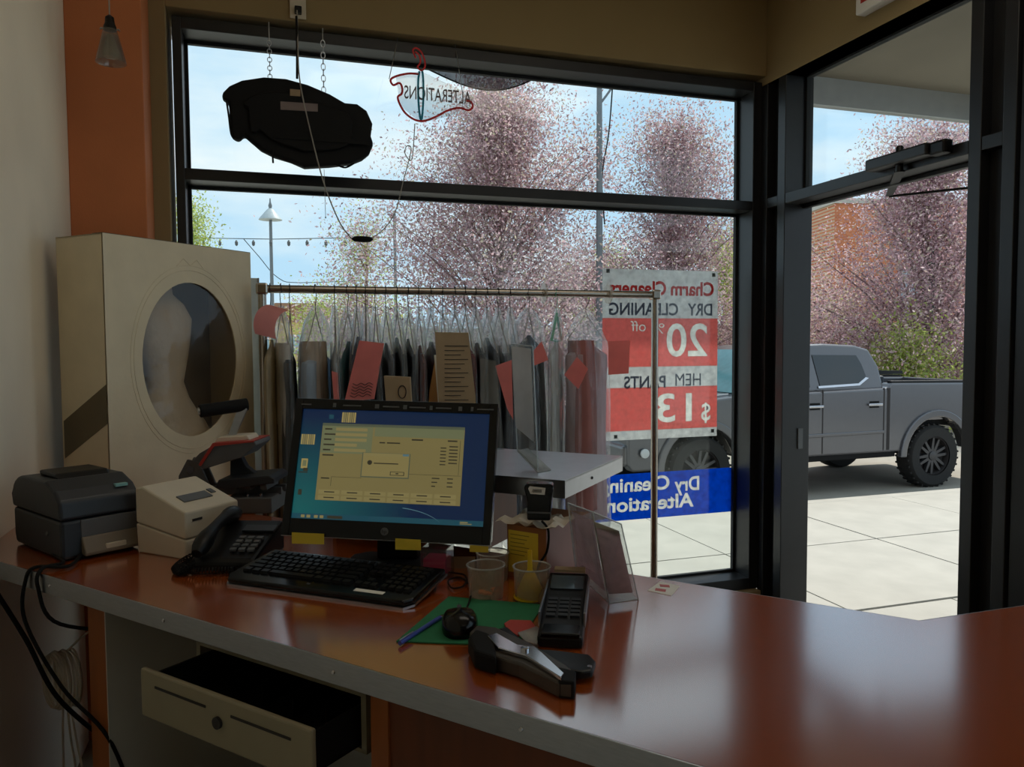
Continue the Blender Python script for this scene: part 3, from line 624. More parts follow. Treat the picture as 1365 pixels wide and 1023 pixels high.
R(4, .19, .27, .965, .99, 2); R(3, .88, .92, .965, .975, 2); R(3, .88, .94, .98, .988, 2)
k.cur = 8
ar = arc(.52, 1.06, .28, .20, 78, -8, 18)
for (a, b), (c, d) in zip(ar, ar[1:]):
    b, d = 1.06-(b-1.06), 1.06-(d-1.06)
    P_ = lambda u, v, o=0: PM @ Vector((sx0+(sx1-sx0)*u, .0035-.0004, sz1-(sz1-sz0)*(v+o)))
    k.quad([P_(a, b), P_(c, d), P_(c+.004, d, .008), P_(a+.004, b, .008)])
k.build('screen', SM, mn)
k = MB()
for i, (u, wd) in enumerate(((.03, .05), (.19, .015), (.24, .09), (.40, .02), (.44, .08), (.54, .018), (.57, .08), (.67, .014), (.70, .075), (.81, .018), (.87, .012), (.90, .08))):
    X0 = -MWd/2+u*MWd; hgt = .010 if wd < .03 else .003
    k.bb(X0, X0+wd*MWd, -.0027, -.0019, MHt/2-.0145-hgt/2, MHt/2-.0145+hgt/2, M=PM)
o = k.build('bezel_print', M_GREY, bz); o['kind'] = 'stuff'
MB().lathe([(.009, 0), (.009, .0008)], 20, PM @ Matrix.Translation((0, -.0027, sz0-.021)) @ Matrix.Rotation(math.pi/2, 4, 'X') @ Matrix.Translation((0, 0, -.0008))).build('brand_badge', M_GREY, bz)
text('badge_lettering', 'hp', .012, M_INK, bz, PM @ Matrix.Translation((0, -.0042, sz0-.021)) @ Matrix.Rotation(math.pi/2, 4, 'X'), .0003)
MB().hexa([Vector(v) for v in ((-.05, .05, .012), (.05, .05, .012), (.05, .09, .012), (-.05, .09, .012), (-.04, .02, .2), (.04, .02, .2), (.04, .05, .2), (-.04, .05, .2))]).build('neck', M_BLACK, mn, bevel=.006)
MB().prism([(-.12, -.07), (-.06, -.095), (.04, -.095), (.068, -.07), (.068, .09), (.05, .12), (-.09, .12), (-.12, .09)], 0, .012).build('stand_base', M_DGREY, mn, bevel=.004)

# sticky notes hanging from the monitor's lower edge
def note(px0, px1, py0, py1, lab):
    P0 = mn.matrix_basis @ PM @ Vector((0, -.004, -MHt/2)); d = Vector((math.cos(MYAW), math.sin(MYAW), 0))
    pts = [onV(px0, py1, P0, d), onV(px1, py1+1, P0, d), onV(px1, py0+2, P0, d), onV(px0, py0, P0, d)]
    c = sum(pts, Vector())/4; k = MB(); k.slab(pts, .0006); tag(k.build('sticky_note', M_YEL, loc=c), lab, 'sticky note')
note(389, 432, 710, 725, 'yellow sticky note under the monitor by the phone')
note(527, 561, 718, 733, 'yellow sticky note under the monitor by the pink note cube')
note(626, 651, 727, 736, 'small yellow flag at the monitor corner above the cups')

# ---- keyboard
kx = Vector((.36, -.30, 0)).normalized(); ky = Vector((-kx.y, kx.x, 0)); KW, KD = .469, .172
kb = thing('computer_keyboard', 'black full-size keyboard with a silver rim', 'keyboard', Vector((.087, 1.652, TZ))+ky*(KD/2), math.atan2(kx.y, kx.x))
ktl = math.radians(7); KM = Matrix.Translation((0, -KD/2, .006)) @ Matrix.Rotation(ktl, 4, 'X')
k = MB(); k.prism([(-KW/2+.015, 0), (KW/2-.015, 0), (KW/2, .02), (KW/2-.004, KD), (-KW/2+.004, KD), (-KW/2, .02)], -.001, .012, KM); k.build('tray', M_GLOSSB, kb, bevel=.004)
k = MB(); k.prism([(-KW/2+.013, -.002), (KW/2-.013, -.002), (KW/2+.002, .02), (KW/2-.002, KD+.002), (-KW/2+.002, KD+.002), (-KW/2-.002, .02)], -.006, -.001, KM); k.build('rim', M_STEEL, kb)
for sx in (-.19, .19): MB().bb(sx-.02, sx+.02, KD/2-.02, KD/2-.008, 0, .018).build('foot', M_BLACK, kb)
keym = {}
def key(x, y, wd, dp=.0155):
    kk = (round(wd, 4), dp)
    if kk not in keym:
        o = MB().hexa([Vector(v) for v in ((-wd/2, -dp/2, 0), (wd/2, -dp/2, 0), (wd/2, dp/2, 0), (-wd/2, dp/2, 0), (-wd/2+.0015, -dp/2+.001, .006), (wd/2-.0015, -dp/2+.001, .006), (wd/2-.0015, dp/2-.002, .006), (-wd/2+.0015, dp/2-.002, .006))]).build('key', M_BLACK, kb); keym[kk] = o.data
    else:
        o = bpy.data.objects.new('key', keym[kk]); COL.objects.link(o); o.parent = kb
    o.matrix_local = KM @ Matrix.Translation((x, y, .012))
pitch = .019; xs0 = -KW/2+.022
for r_ in range(6):
    y = .048+r_*.0195
    if r_ == 0: row = [1.25, 1.25, 1.25, 6.2, 1.25, 1.25, 1.25, 1.3]
    elif r_ == 1: row = [2.2]+[1]*10+[2.8]
    elif r_ == 2: row = [1.75]+[1]*11+[2.25]
    elif r_ == 3: row = [1.5]+[1]*12+[1.5]
    elif r_ == 4: row = [1]*13+[2]
    else: row = [1]*15
    x = xs0
    for wdt in row: key(x+wdt*pitch/2, y, wdt*pitch-.003); x += wdt*pitch
    x = xs0+15.35*pitch
    for c_ in range(3):
        if r_ in (0, 3, 4, 5) or (r_ == 1 and c_ == 1): key(x+(c_+.5)*pitch, y, pitch-.003)
    x = xs0+18.7*pitch
    for c_ in range(4): key(x+(c_+.5)*pitch*.95, y, pitch*.95-.003)
MB().slab([KM @ Vector(q) for q in ((.095, .016, .0128), (.165, .016, .0128), (.165, .028, .0128), (.095, .028, .0128))], .0008).build('label_strip', M_PAPER, kb)
text('brand_mark', 'hp', .010, M_GREY, kb, KM @ Matrix.Translation((-.02, .022, .0125)), .0003)

# ---- mouse mat, mouse, pen
mp_ = [onz(*q, TZ) for q in ((528, 857), (598, 797), (724, 808), (690, 863))]
c = sum(mp_, Vector())/4; k = MB(); k.prism([(q.x-c.x, q.y-c.y) for q in mp_], .0, .003); o = k.build('mouse_mat', M_GREEN, bevel=.0008); o.location = (c.x, c.y, TZ); tag(o, 'green mouse mat on the counter', 'mouse mat')
pm0 = onz(613, 838, TZ+.003); ms = thing('computer_mouse', 'black wired computer mouse on the green mat', 'mouse', pm0, math.radians(-12))
k = MB(); vs = []; nn = 20; rows = [(0., 1., .0), (.2, 1.02, .008), (.5, .98, .02), (.75, .82, .029), (.92, .5, .034), (1., .05, .0355)]
for t, q, z in rows:
    for j in range(nn):
        a = 2*math.pi*j/nn; cx, cy = math.cos(a), math.sin(a); e = .8
        vs.append((.033*q*abs(cx)**e*(1 if cx > 0 else -1), .056*q*abs(cy)**e*(1 if cy > 0 else -1)-.003*t, z+(-.006*t*cy)))
k.add(vs, [(i*nn+j, i*nn+(j+1) % nn, (i+1)*nn+(j+1) % nn, (i+1)*nn+j) for i in range(len(rows)-1) for j in range(nn)]+[list(range(nn))[::-1], list(range((len(rows)-1)*nn, len(rows)*nn))])
k.build('mouse_body', M_GLOSSB, ms, smooth=True)
MB().lathe([(.008, -.004), (.008, .004)], 16, frame_mat((0, .028, .027), (0, 1, 0), (0, 0, 1))).build('scroll_wheel', M_DGREY, ms, smooth=True)
MB().bb(-.0006, .0006, .018, .054, .022, .0292).build('button_seam', M_INK, ms)
wp = [onz(q[0], q[1], TZ+.006) for q in ((622, 812), (628, 792), (624, 778), (612, 770), (598, 774), (602, 784), (615, 783), (622, 776), (619, 767), (604, 764), (585, 762), (560, 758))]
MB().tube(smoothpath([ms.matrix_basis.inverted() @ q for q in wp], 6), .002, 6).build('mouse_cable', M_BLACKM, ms, smooth=True)
pa, pb = onz(533, 858, TZ+.006), onz(592, 820, TZ+.008)
pn = thing('ballpoint_pen', 'slim blue ballpoint pen on the edge of the mat', 'pen', pa)
MB().tube([pa, pa+(pb-pa)*.9], .0042, 10).build('barrel', M_BLUEPEN, pn, smooth=True, world=True); MB().tube([pa+(pb-pa)*.9, pb], [.0042, .0012], 10).build('tip', M_CHROME, pn, smooth=True, world=True)
MB().tube([pa+Vector((0, 0, .006)), pa+(pb-pa)*.28+Vector((0, 0, .006))], .0012, 6).build('clip', M_STEEL, pn, world=True)

# ---- card terminal
rz = math.radians(-25.5); t0 = Vector((.541, 1.355, TZ))
te = thing('card_terminal', 'black card payment terminal with a keypad', 'card terminal', t0, rz)
XY = frame_mat((-.04, 0, 0), (0, 1, 0), (0, 0, 1))
MB().prism([(-.14, 0), (.14, 0), (.14, .045), (.125, .055), (.02, .044), (-.14, .022)], 0, .08, XY).build('terminal_body', M_BLACK, te, bevel=.006)
TS = math.atan2(.011, .105); TM = Matrix.Translation((0, .07, .050)) @ Matrix.Rotation(TS, 4, 'X')
MB().slab([TM @ Vector(q) for q in ((-.032, -.03, .0012), (.032, -.03, .0012), (.032, .035, .0012), (-.032, .035, .0012))], .001).build('terminal_screen', mat('lcd_grey', (64, 76, 84), .12), te)
MB().slab([TM @ Vector(q) for q in ((-.03, .05, .004), (.034, .05, .004), (.034, .068, .004), (-.03, .068, .004))], .006).build('paper_roll_cover', M_PAPERB, te)
for sx in (-.0405, .0405): MB().bb(sx-.002, sx+.002, -.09, .13, .02, .047).build('side_rail', M_STEEL, te, bevel=.001)
KS = math.atan2(.022, .16); KM2 = Matrix.Translation((0, -.035, .0375)) @ Matrix.Rotation(KS, 4, 'X'); kd = None
for r_ in range(5):
    for c_ in range(3):
        if kd is None: o = MB().box((0, 0, 0), (.017, .010, .005)).build('keypad_key', M_DGREY, te, bevel=.001); kd = o.data
        else:
            o = bpy.data.objects.new('keypad_key', kd); COL.objects.link(o); o.parent = te
        o.matrix_local = KM2 @ Matrix.Translation((-.022+c_*.022, -.032+r_*.0155, 0))
MB().bb(-.034, .034, -.142, -.095, .018, .028).build('card_slot_lip', M_GLOSSB, te, bevel=.003)

# ---- plier stapler lying on its side
def plan(pts, z, c): return [((onz(*q, z)-c).x, (onz(*q, z)-c).y) for q in pts]
c = onz(695, 885, TZ); st = thing('plier_stapler', 'heavy plier stapler with black handles beside the card terminal', 'stapler', c)
MB().prism(plan([(626, 862), (636, 852), (662, 855), (688, 868), (702, 874), (756, 908), (766, 918), (764, 934), (744, 932), (692, 906), (660, 896), (634, 878)], TZ, c), .001, .026).build('lower_handle', mat('bronze_metal', (72, 66, 60), .4, .4), st, bevel=.004)
MB().prism(plan([(650, 850), (662, 846), (690, 862), (712, 864), (722, 872), (752, 900), (748, 906), (700, 876), (684, 872), (664, 866)], TZ+.03, c), .0265, .033).build('magazine', M_CHROME, st, bevel=.001)
MB().prism(plan([(624, 858), (634, 846), (652, 852), (660, 866), (662, 886), (632, 876)], TZ+.02, c), .0, .031).build('jaw', M_BLACKM, st, bevel=.005)
MB().prism(plan([(664, 845), (676, 842), (694, 858), (706, 872), (740, 874), (786, 880), (794, 889), (790, 902), (776, 904), (728, 897), (702, 888), (686, 868)], TZ+.01, c), .006, .020).build('upper_handle', M_BLACK, st, bevel=.004)
MB().prism(plan([(744, 912), (768, 918), (766, 934), (744, 932)], TZ, c), .0, .028).build('handle_end', M_BLACKM, st, bevel=.003)
q = onz(700, 866, TZ+.034)-c; MB().lathe([(.007, 0), (.007, .004), (.004, .005)], 14, Matrix.Translation((q.x, q.y, .033))).build('pivot_pin', M_CHROME, st, smooth=True)
q = onz(786, 889, TZ+.02)-c; MB().lathe([(.004, 0), (.004, .0012)], 12, Matrix.Translation((q.x, q.y, .020))).build('lanyard_hole', M_CHROME, st)

# ---- small things by the stapler
c = onz(697, 848, TZ); kc = thing('key_tags', 'red and clear plastic tags between the mat and the stapler', 'tags', c+Vector((0, 0, .003)))
MB().prism(plan([(672, 836), (680, 831), (708, 832), (718, 845), (712, 850), (690, 852), (676, 845)], TZ, c), .0005, .004).build('red_tag', M_RED, kc, bevel=.001)
MB().prism(plan([(690, 851), (716, 842), (721, 848), (716, 866), (700, 862)], TZ, c), .0045, .0075).build('clear_tag', M_ACRYLE, kc, bevel=.001)
c = onz(884, 785, TZ); MB_ = MB(); MB_.prism(plan([(863, 788), (895, 795), (906, 782), (880, 776)], TZ, c), .0, .0008)
stk = thing('paper_sticker', 'small white sticker with two red marks on the counter', 'sticker', c); MB_.build('paper', M_PAPER, stk)
for a in ([(879, 780), (892, 781), (893, 784), (880, 783)], [(874, 785), (888, 787), (887, 790), (873, 788)]): MB().prism(plan(a, TZ, c), .0008, .0014).build('red_mark', M_RED, stk)

# ---- cups, note cube, funnel
def cup(px, py, r, h, lab, fill=None, fz=0, fcol=None):
    t = thing('plastic_cup', lab, 'cup', onz(px, py, TZ))
    MB().lathe([(r*.90, .0), (r*.92, .002), (r, h), (r*1.03, h+.002), (r*.965, h), (r*.89, .004), (.001, .004)], 28, cap=False).build('cup_wall', M_FROST, t, smooth=True)
    MB().lathe([(.0005, .0005), (r*.88, .0005), (r*.88, .003), (.0005, .003)], 24, cap=False).build('cup_base', M_FROST, t)
    MB().tube([((r*1.02)*math.cos(a), (r*1.02)*math.sin(a), h+.001) for a in [2*math.pi*i/28 for i in range(28)]], .0018, 6, True).build('rim', M_ACRYLE, t, smooth=True)
    return t
c1 = cup(648, 795, .039, .066, 'frosted plastic cup with orange bits in the bottom')
for i in range(9):
    a = i*2.4; q = MB(); q.box((.02*math.cos(a)*(i % 3)/2, .02*math.sin(a)*(i % 3)/2, .007+.002*(i % 3)), (.012, .008, .004), rz=a); q.build('orange_bit', mat('orange_bits', (232, 130, 70), .6), c1)
c2 = cup(657, 772, .036, .060, 'empty frosted plastic cup behind the cup of orange bits')
c3 = cup(709, 799, .038, .068, 'frosted plastic cup holding a yellow funnel')
fu = thing('plastic_funnel', 'yellow plastic funnel upside down in a frosted cup', 'funnel', onz(709, 799, TZ)+Vector((-.004, 0, .0045)))
MB().lathe([(.031, .0), (.032, .004), (.011, .05), (.0055, .058), (.0045, .098), (.0035, .098), (.0045, .056), (.010, .048), (.030, .004), (.030, 0)], 24, cap=False).build('cone', M_YELP, fu, smooth=True)
MB().lathe([(.0325, .0), (.0345, .0), (.0345, .003), (.0325, .003)], 24, cap=False).build('rim', M_YELP, fu, smooth=True)
p, s = facing(583, 766); nc = thing('note_cube', 'pink note cube in a clear holder by the keyboard', 'note holder', p, math.radians(-28))
MB().bb(-.026, .026, -.026, .026, .003, .042).build('pink_notes', M_MAGENTA, nc, bevel=.001)
k = MB()
for a in ((-.031, -.029, -.031, .031), (.029, .031, -.031, .031), (-.029, .029, -.031, -.029), (-.029, .029, .029, .031)): k.bb(a[0], a[1], a[2], a[3], 0, .066)
k.bb(-.031, .031, -.031, .031, 0, .002); k.build('clear_holder', M_ACRYL, nc)
p, s = facing(618, 758); q = MB(); q.slab([(-.022, 0, .0), (.026, 0, .0), (.027, .008, .026), (-.024, .008, .026)], .0008); o = q.build('business_card', M_PAPERB); o.location = p; o.rotation_euler = (0, 0, CR); tag(o, 'small tan card propped between the note cube and the cups', 'card')

# ---- steel shelf over the counter back
SZ = 1.285
S0 = onz(753, 641, SZ); S1 = onz(830, 608, SZ); sd_ = (S1-S0); SDp = sd_.length; sv_ = sd_.normalized(); su_ = Vector((-sv_.y, sv_.x, 0))   # su_: to the left along the counter
SLn = .72
sh = thing('steel_shelf', 'low steel shelf unit over the back of the counter', 'shelf', (S0.x, S0.y, TZ))
def sq(a, b, z): q = S0+su_*a+sv_*b; return Vector((q.x, q.y, z))
MB().hexa([sq(a, b, z) for z in (SZ-.004, SZ) for a, b in ((0, 0), (0, SDp), (SLn, SDp), (SLn, 0))]).build('top_plate', M_SHELF, sh, world=True)
def hx(a0, a1, b0, b1, z0, z1): return MB().hexa([sq(a, b, z) for z in (z0, z1) for a, b in ((a0, b0), (a0, b1), (a1, b1), (a1, b0))])
for a in ((0, .003, 0, SDp), (0, SLn, 0, .003), (SLn-.003, SLn, 0, SDp), (0, SLn, SDp-.003, SDp)): hx(*a, SZ-.042, SZ-.001).build('lip', M_SHELF, sh, world=True)
rb = onz(729, 777, TZ)
ra = (rb-S0).dot(su_)
ra = .26; hx(ra, ra+.012, .05, SDp-.14, TZ, SZ-.005).build('side_panel', M_WOODD, sh, world=True)
hx(SLn-.02, SLn-.008, .05, SDp-.14, TZ, SZ-.005).build('side_panel', M_WOODD, sh, world=True)
hx(ra+.012, SLn-.02, SDp-.16, SDp-.15, TZ, SZ-.005).build('back_panel', M_WOODD, sh, world=True)
hx(ra+.012, SLn-.02, .06, SDp-.16, TZ+.11, TZ+.118).build('middle_plate', M_SHELF, sh, world=True)
q = sq(-.0005, SDp*.42, SZ-.022); MB().lathe([(.004, 0), (.003, .002)], 10, frame_mat(q, sv_, (0, 0, 1))).build('rivet', M_INK, sh, world=True)

# ---- brown carton with yellow label, crumpled paper and scanner
c0 = onz(729, 777, TZ); c1_ = onz(786, 748, TZ); cu_ = (c1_-c0); CL = cu_.length; CHh = .118
cb = thing('brown_carton', 'brown carton with a yellow label in front of the shelf', 'carton', c0, math.atan2(cu_.y, cu_.x)-math.pi/2)
CWd = .105
for nm, a_, m_ in (('side_face', (-.002, 0, 0, CL, 0, CHh), mat('plum_laminate', (150, 112, 106), .4)), ('side_face', (-CWd, -CWd+.002, 0, CL, 0, CHh), M_BROWN), ('end_face', (-CWd+.002, -.002, 0, .002, 0, CHh), M_BROWN), ('end_face', (-CWd+.002, -.002, CL-.002, CL, 0, CHh), M_BROWN), ('top_flap', (-CWd+.002, -.002, .002, CL-.002, CHh-.002, CHh), M_BROWN)):
    MB().bb(*a_).build(nm, m_, cb)
yl = MB().bb(-CWd+.004, -.022, -.0012, -.0002, .010, CHh-.012).build('yellow_label', M_YEL, cb)
for i in range(6): MB().bb(-CWd+.010, -.045-.006*(i % 3), -.0018, -.0013, CHh-.022-i*.009, CHh-.0205-i*.009).build('print_line', mat('brown_ink', (130, 110, 40), .8), yl)
k = MB(); nn = 13; vs = []; RN = random.Random(4)
for i in range(nn):
    for j in range(9): vs.append((-.125+.145*i/(nn-1)+RN.uniform(-.002, .002), -.015+.13*j/8+RN.uniform(-.002, .002), CHh+.003+RN.uniform(0, .009)+.006*math.sin(i*1.7+j)))
k.add(vs, [(i*9+j, (i+1)*9+j, (i+1)*9+j+1, i*9+j+1) for i in range(nn-1) for j in range(8)])
o = k.build('crumpled_tissue', mat('tissue', (214, 204, 186), .85, trans=.3), smooth=True); o.matrix_basis = cb.matrix_basis.copy(); tag(o, 'crumpled tissue paper on top of the brown carton', 'paper')
zsn = TZ+CHh+.018; p, s = facing(718, 694, zsn); scn = thing('barcode_scanner', 'black scanner stand with a white label under the shelf lip', 'scanner', p, math.radians(-25)); Q = lpt(718, 695, s)
def pz2(k, pts, y0, y1): return k.prism([Q(*q) for q in pts], -y1, -y0, Matrix.Rotation(math.pi/2, 4, 'X'))
pz2(MB(), [(703, 694), (734, 694), (736, 668), (739, 650), (736, 645), (702, 645), (699, 650), (703, 668)], -.012, .026).build('scanner_body', M_GLOSSB, scn, bevel=.004)
pz2(MB(), [(705, 651), (707, 648), (728, 650), (727, 659), (708, 658)], -.0135, -.0115).build('white_label', M_PAPER, scn)
text('lettering', '0888', .010, M_INK, scn, Matrix.Translation((*[Q(717, 0)[0]], -.0145, Q(0, 654)[1])) @ Matrix.Rotation(math.pi/2, 4, 'X'), .0002)
pz2(MB(), [(703, 682), (734, 682), (734, 684), (703, 684)], -.0135, -.0115).build('seam', M_GREY, scn)
PC = c0-Vector((FW.x, FW.y, 0)).normalized()*.012
MB().tube(smoothpath([scn.matrix_basis.inverted() @ q for q in [onz(722, 697, zsn)+Vector((0, 0, .004))]+[onV(*q, PC, RT) for q in ((731, 708), (729, 735), (719, 752), (717, 765), (724, 780))]+[onz(741, 797, TZ+.03)]], 8), .0028, 8).build('scanner_cable', M_BLACKM, scn, smooth=True)

# ---- acrylic tent holder on the counter
a0, a1, a2 = onz(812, 805, TZ), onz(851, 800, TZ), onz(768, 764, TZ)
zt_ = TZ+.20; b0, b1, b2 = onz(790, 683, zt_), onz(828, 699, zt_-.012), onz(757, 671, zt_+.004)
ah = thing('acrylic_holder', 'clear slanted acrylic sign holder with printed sheets on the counter', 'sign holder', (a0+a1+a2)/3)
MB().slab([a0, a1, b1, b0], .003).build('pane', M_ACRYL, ah, world=True); MB().slab([a0, a2, b2, b0], .003).build('pane', M_ACRYL, ah, world=True)
MB().slab([a0, a1, a1+(a2-a0), a2], .003).build('base', M_ACRYLE, ah, world=True)
def inset(p, f0, f1, f2, f3, off):   # bilinear inner quad
    def P_(u, v): return (p[0]*(1-u)+p[1]*u)*(1-v)+(p[3]*(1-u)+p[2]*u)*v+off
    return [P_(f0, f2), P_(f1, f2), P_(f1, f3), P_(f0, f3)]
nof = Vector((-.003, .004, 0)); M_SHEET = mat('printed_sheet', (214, 194, 196), .8, var=.12, scale=50, trans=.7)
MB().slab(inset([a0, a1, b1, b0], .06, .94, .1, .9, nof), .0006).build('printed_sheet', M_SHEET, ah, world=True)
MB().slab(inset([a0, a1, b1, b0], .06, .94, .84, .905, nof*.9), .0006).build('sheet_heading', M_PAPER, ah, world=True)
MB().slab(inset([a0, a2, b2, b0], .08, .92, .1, .9, Vector((.003, .003, 0))), .0006).build('printed_sheet', M_SHEET, ah, world=True)
for i in range(8):
    v = .76-.055*i; MB().slab(inset([a0, a1, b1, b0], .14, .84-.1*(i % 2), v, v+.012, nof*.8), .0005).build('print_line', M_GREY, ah, world=True)
    MB().slab(inset([a0, a2, b2, b0], .16, .8-.1*(i % 3), v, v+.012, Vector((.0045, .0015, 0))), .0005).build('print_line', M_GREY, ah, world=True)
MB().tube([a0, b0], .002, 6).build('spine_edge', M_ACRYLE, ah, world=True)
for p_, q_ in ((a1, b1), (a2, b2), (a0, a1), (b0, b1), (b0, b2), (a0, a2)): MB().tube([p_, q_], .0014, 6).build('bright_edge', M_ACRYLE, ah, world=True)

# ---- holders and papers standing on the steel shelf
p, s = facing(706, 630, SZ); Q = lpt(706, 630, s)
th = thing('sign_stand', 'tall clear acrylic sign frame standing on the steel shelf', 'sign frame', p, CR)
def P3(px, py, y): q = Q(px, py); return Vector((q[0], y, q[1]))
F4 = [P3(717, 628, 0), P3(690, 606, .10), P3(683, 459, .10), P3(711, 462, 0)]
MB().slab(F4, .004).build('pane', M_ACRYL, th); MB().slab(inset(F4, .05, .95, .22, .98, Vector((-.003, -.001, 0))), .0008).build('insert_sheet', mat('grey_sheet', (222, 220, 220), .8, trans=.7), th)
MB().slab([P3(717, 630, -.01), P3(690, 608, .09), P3(705, 607, .12), P3(735, 629, .02)], .003).build('foot_plate', M_ACRYLE, th)
for a, b in ((0, 1), (1, 2), (2, 3), (3, 0)): MB().tube([F4[a], F4[b]], .0016, 6).build('bright_edge', M_ACRYLE, th)
def card(name, px, py, pts, m, lab, cat, dpt, lean=.03, th_=.002, extra=None):
    """upright sheet on the shelf: outline in pixels about base pixel (px, py)"""
    base = onz(px, py, SZ); s = (base-CAM).dot(FW)/F_PX; t = thing(name, lab, cat, base, CR)
    mx = max(py-q[1] for q in pts)
    P_ = [Vector(((q[0]-px)*s, lean*(py-q[1])/mx, (py-q[1])*s)) for q in pts]
    MB().slab(P_, th_).build(dpt, m, t)
    if extra: extra(t, s)
    return t
def brown_print(t, s):
    for i in range(13):
        z = (590-462-i*6)*s; y = .03*z/((590-443)*s)-.0022; x1 = .040-.012*(i % 3)
        MB().slab([Vector((-.036, y, z)), Vector((x1, y, z)), Vector((x1, y+.0004, z+.002)), Vector((-.036, y+.0004, z+.002))], .0006).build('print_line', M_INK, t)
card('menu_card', 608, 590, [(588, 590), (634, 590), (634, 530), (625, 444), (580, 443), (583, 500)], M_PAPERB, 'tall brown price card standing behind the monitor', 'card', 'sheet', extra=brown_print)
card('paper_stack', 596, 589, [(588, 589), (604, 589), (604, 500), (598, 472), (578, 474)], M_PAPER, 'white folded papers tucked beside the tall brown price card', 'paper', 'sheet', lean=.05, th_=.004)
card('folded_card', 580, 588, [(568, 588), (590, 588), (592, 462), (582, 462), (572, 520)], mat('kraft_card', (176, 130, 76), .8, trans=.3), 'tan kraft card leaning behind the brown price card', 'card', 'sheet', lean=.07, th_=.003)
def oval_print(t, s):
    MB().tube([Vector((.0+.012*math.cos(a), -.0165, .165+.020*math.sin(a))) for a in [2*math.pi*i/20 for i in range(20)]], .0015, 5, True).build('oval_emblem', M_INK, t)
card('card_box', 538, 592, [(520, 592), (552, 592), (548, 503), (514, 501)], M_PAPERB, 'small tan card box with an oval emblem behind the monitor', 'card box', 'front', lean=.0, th_=.03, extra=oval_print)
card('clear_pocket', 660, 600, [(642, 600), (672, 600), (662, 482), (640, 478)], M_ACRYL, 'clear plastic leaflet pocket beside the acrylic sign frame', 'leaflet holder', 'pocket', lean=.03, th_=.006)

# ================================================================== ADDED CEILING FILL LIGHTS (out of view, they brighten the room) AND PENDANT
def fill_light(x, y, lab, watts, hx=.6, hy=.15):
    t = thing('fill_light', lab, 'fill light', (x, y, ZC-.05))
    k = MB()
    for a in ((-hx-.02, hx+.02, -hy-.02, -hy), (-hx-.02, hx+.02, hy, hy+.02), (-hx-.02, -hx, -hy, hy), (hx, hx+.02, -hy, hy)): k.bb(*a, .0, .05)
    k.build('frame', M_PAPER, t); MB().bb(-hx, hx, -hy, hy, .012, .02).build('diffuser', emit('fill_diffuser', (255, 240, 215), 1.), t)
    ld = bpy.data.lights.new('lamp', 'AREA'); ld.shape = 'RECTANGLE'; ld.size = 2*hx-.05; ld.size_y = 2*hy-.02; ld.energy = watts; ld.color = (1, .94, .85)
    lo = bpy.data.objects.new('fill_lamp', ld); COL.objects.link(lo); lo.parent = t; lo.location = (0, 0, .008)
fill_light(1.45, 1.7, 'rectangular fill light added on the ceiling over the customer side', 5, 1.1, .35)
fill_light(1.2, -2.4, 'rectangular fill light added on the ceiling behind the counter', 1.2)

YP = 3.2; pt = onY(148, 28, YP); pb_ = onY(148, 84, YP)
pl = thing('pendant_lamp', 'small glass cone pendant lamp hanging by the orange pilaster', 'pendant lamp', pb_)
hL = pt.z-pb_.z
MB().tube([(0, 0, hL), (0, 0, ZC-pb_.z)], .0025, 8).build('cord', M_WIRE, pl, smooth=True)
MB().lathe([(.006, hL+.02), (.015, hL+.012), (.017, hL-.01), (.022, hL-.022), (.022, hL-.034), (.012, hL-.036)], 18).build('socket', M_BLACK, pl, smooth=True)
M_LG = clear('lamp_glass', (214, 210, 200), haze=.1, gloss=.1, rough=.08)
MB().lathe([(.022, hL-.03), (.028, hL-.05), (.05, .012), (.052, .0), (.046, .004), (.024, hL-.052)], 24, cap=False).build('shade', M_LG, pl, smooth=True)
MB().lathe([(.002, .015), (.024, .02), (.03, .035), (.018, .08), (.012, .1)], 18).build('bulb', mat('bulb_glass', (190, 186, 176), .15, .3), pl, smooth=True)
for a in (-1, 1): MB().tube([(a*.018, 0, hL-.03), (a*.030, 0, hL-.028), (a*.032, 0, hL-.034)], .003, 6).build('clip', M_STEEL, pl, smooth=True)

# ================================================================== SIGNS HANGING IN THE WINDOW
YS = 3.5; z1 = lambda x, y: (x/2.73, y/2.73)
outl = [z1(*q) for q in ((806, 355), (812, 335), (835, 312), (880, 292), (960, 280), (1040, 286), (1120, 308), (1200, 342), (1255, 374), (1300, 378), (1335, 403), (1356, 450), (1350, 495), (1360, 525), (1345, 560), (1320, 580), (1280, 596), (1200, 605), (1110, 610), (1060, 588), (1000, 570), (950, 545), (890, 492), (870, 512), (845, 500), (838, 450), (832, 372))]
P0 = onY(395, 165, YS); s0 = YS and (P0-CAM).dot(FW)/F_PX
sg = thing('window_sign', 'black plastic back of a cloud-shaped sign hung on chains', 'sign', P0)
rel = lambda px, py, Y=YS: onY(px, py, Y)-P0
po = [(rel(*q).x, rel(*q).z) for q in outl]; MX = Matrix.Rotation(math.pi/2, 4, 'X')
def pxz(k, pts, y0, y1): return k.prism(pts, -y1, -y0, MX)
pxz(MB(), po, -.005, .05).build('housing', M_BLACKM, sg, bevel=.012, seg=3)
cxm = sum(p[0] for p in po)/len(po); czm = sum(p[1] for p in po)/len(po)
pxz(MB(), [(cxm+(x-cxm)*.72, czm+(z-czm)*.66) for x, z in po], -.022, -.004).build('back_cover', M_BLACKM, sg, bevel=.006)
def lbl(nm, a, m): q = [rel(*z1(*c_)) for c_ in a]; pxz(MB(), [(c_.x, c_.z) for c_ in q], -.0235, -.0215).build(nm, m, sg)
lbl('barcode_label', ((1055, 330), (1092, 333), (1092, 357), (1055, 354)), M_PAPERB); lbl('rating_label', ((1020, 375), (1155, 384), (1155, 412), (1020, 405)), mat('silver_label', (120, 106, 104), .5))
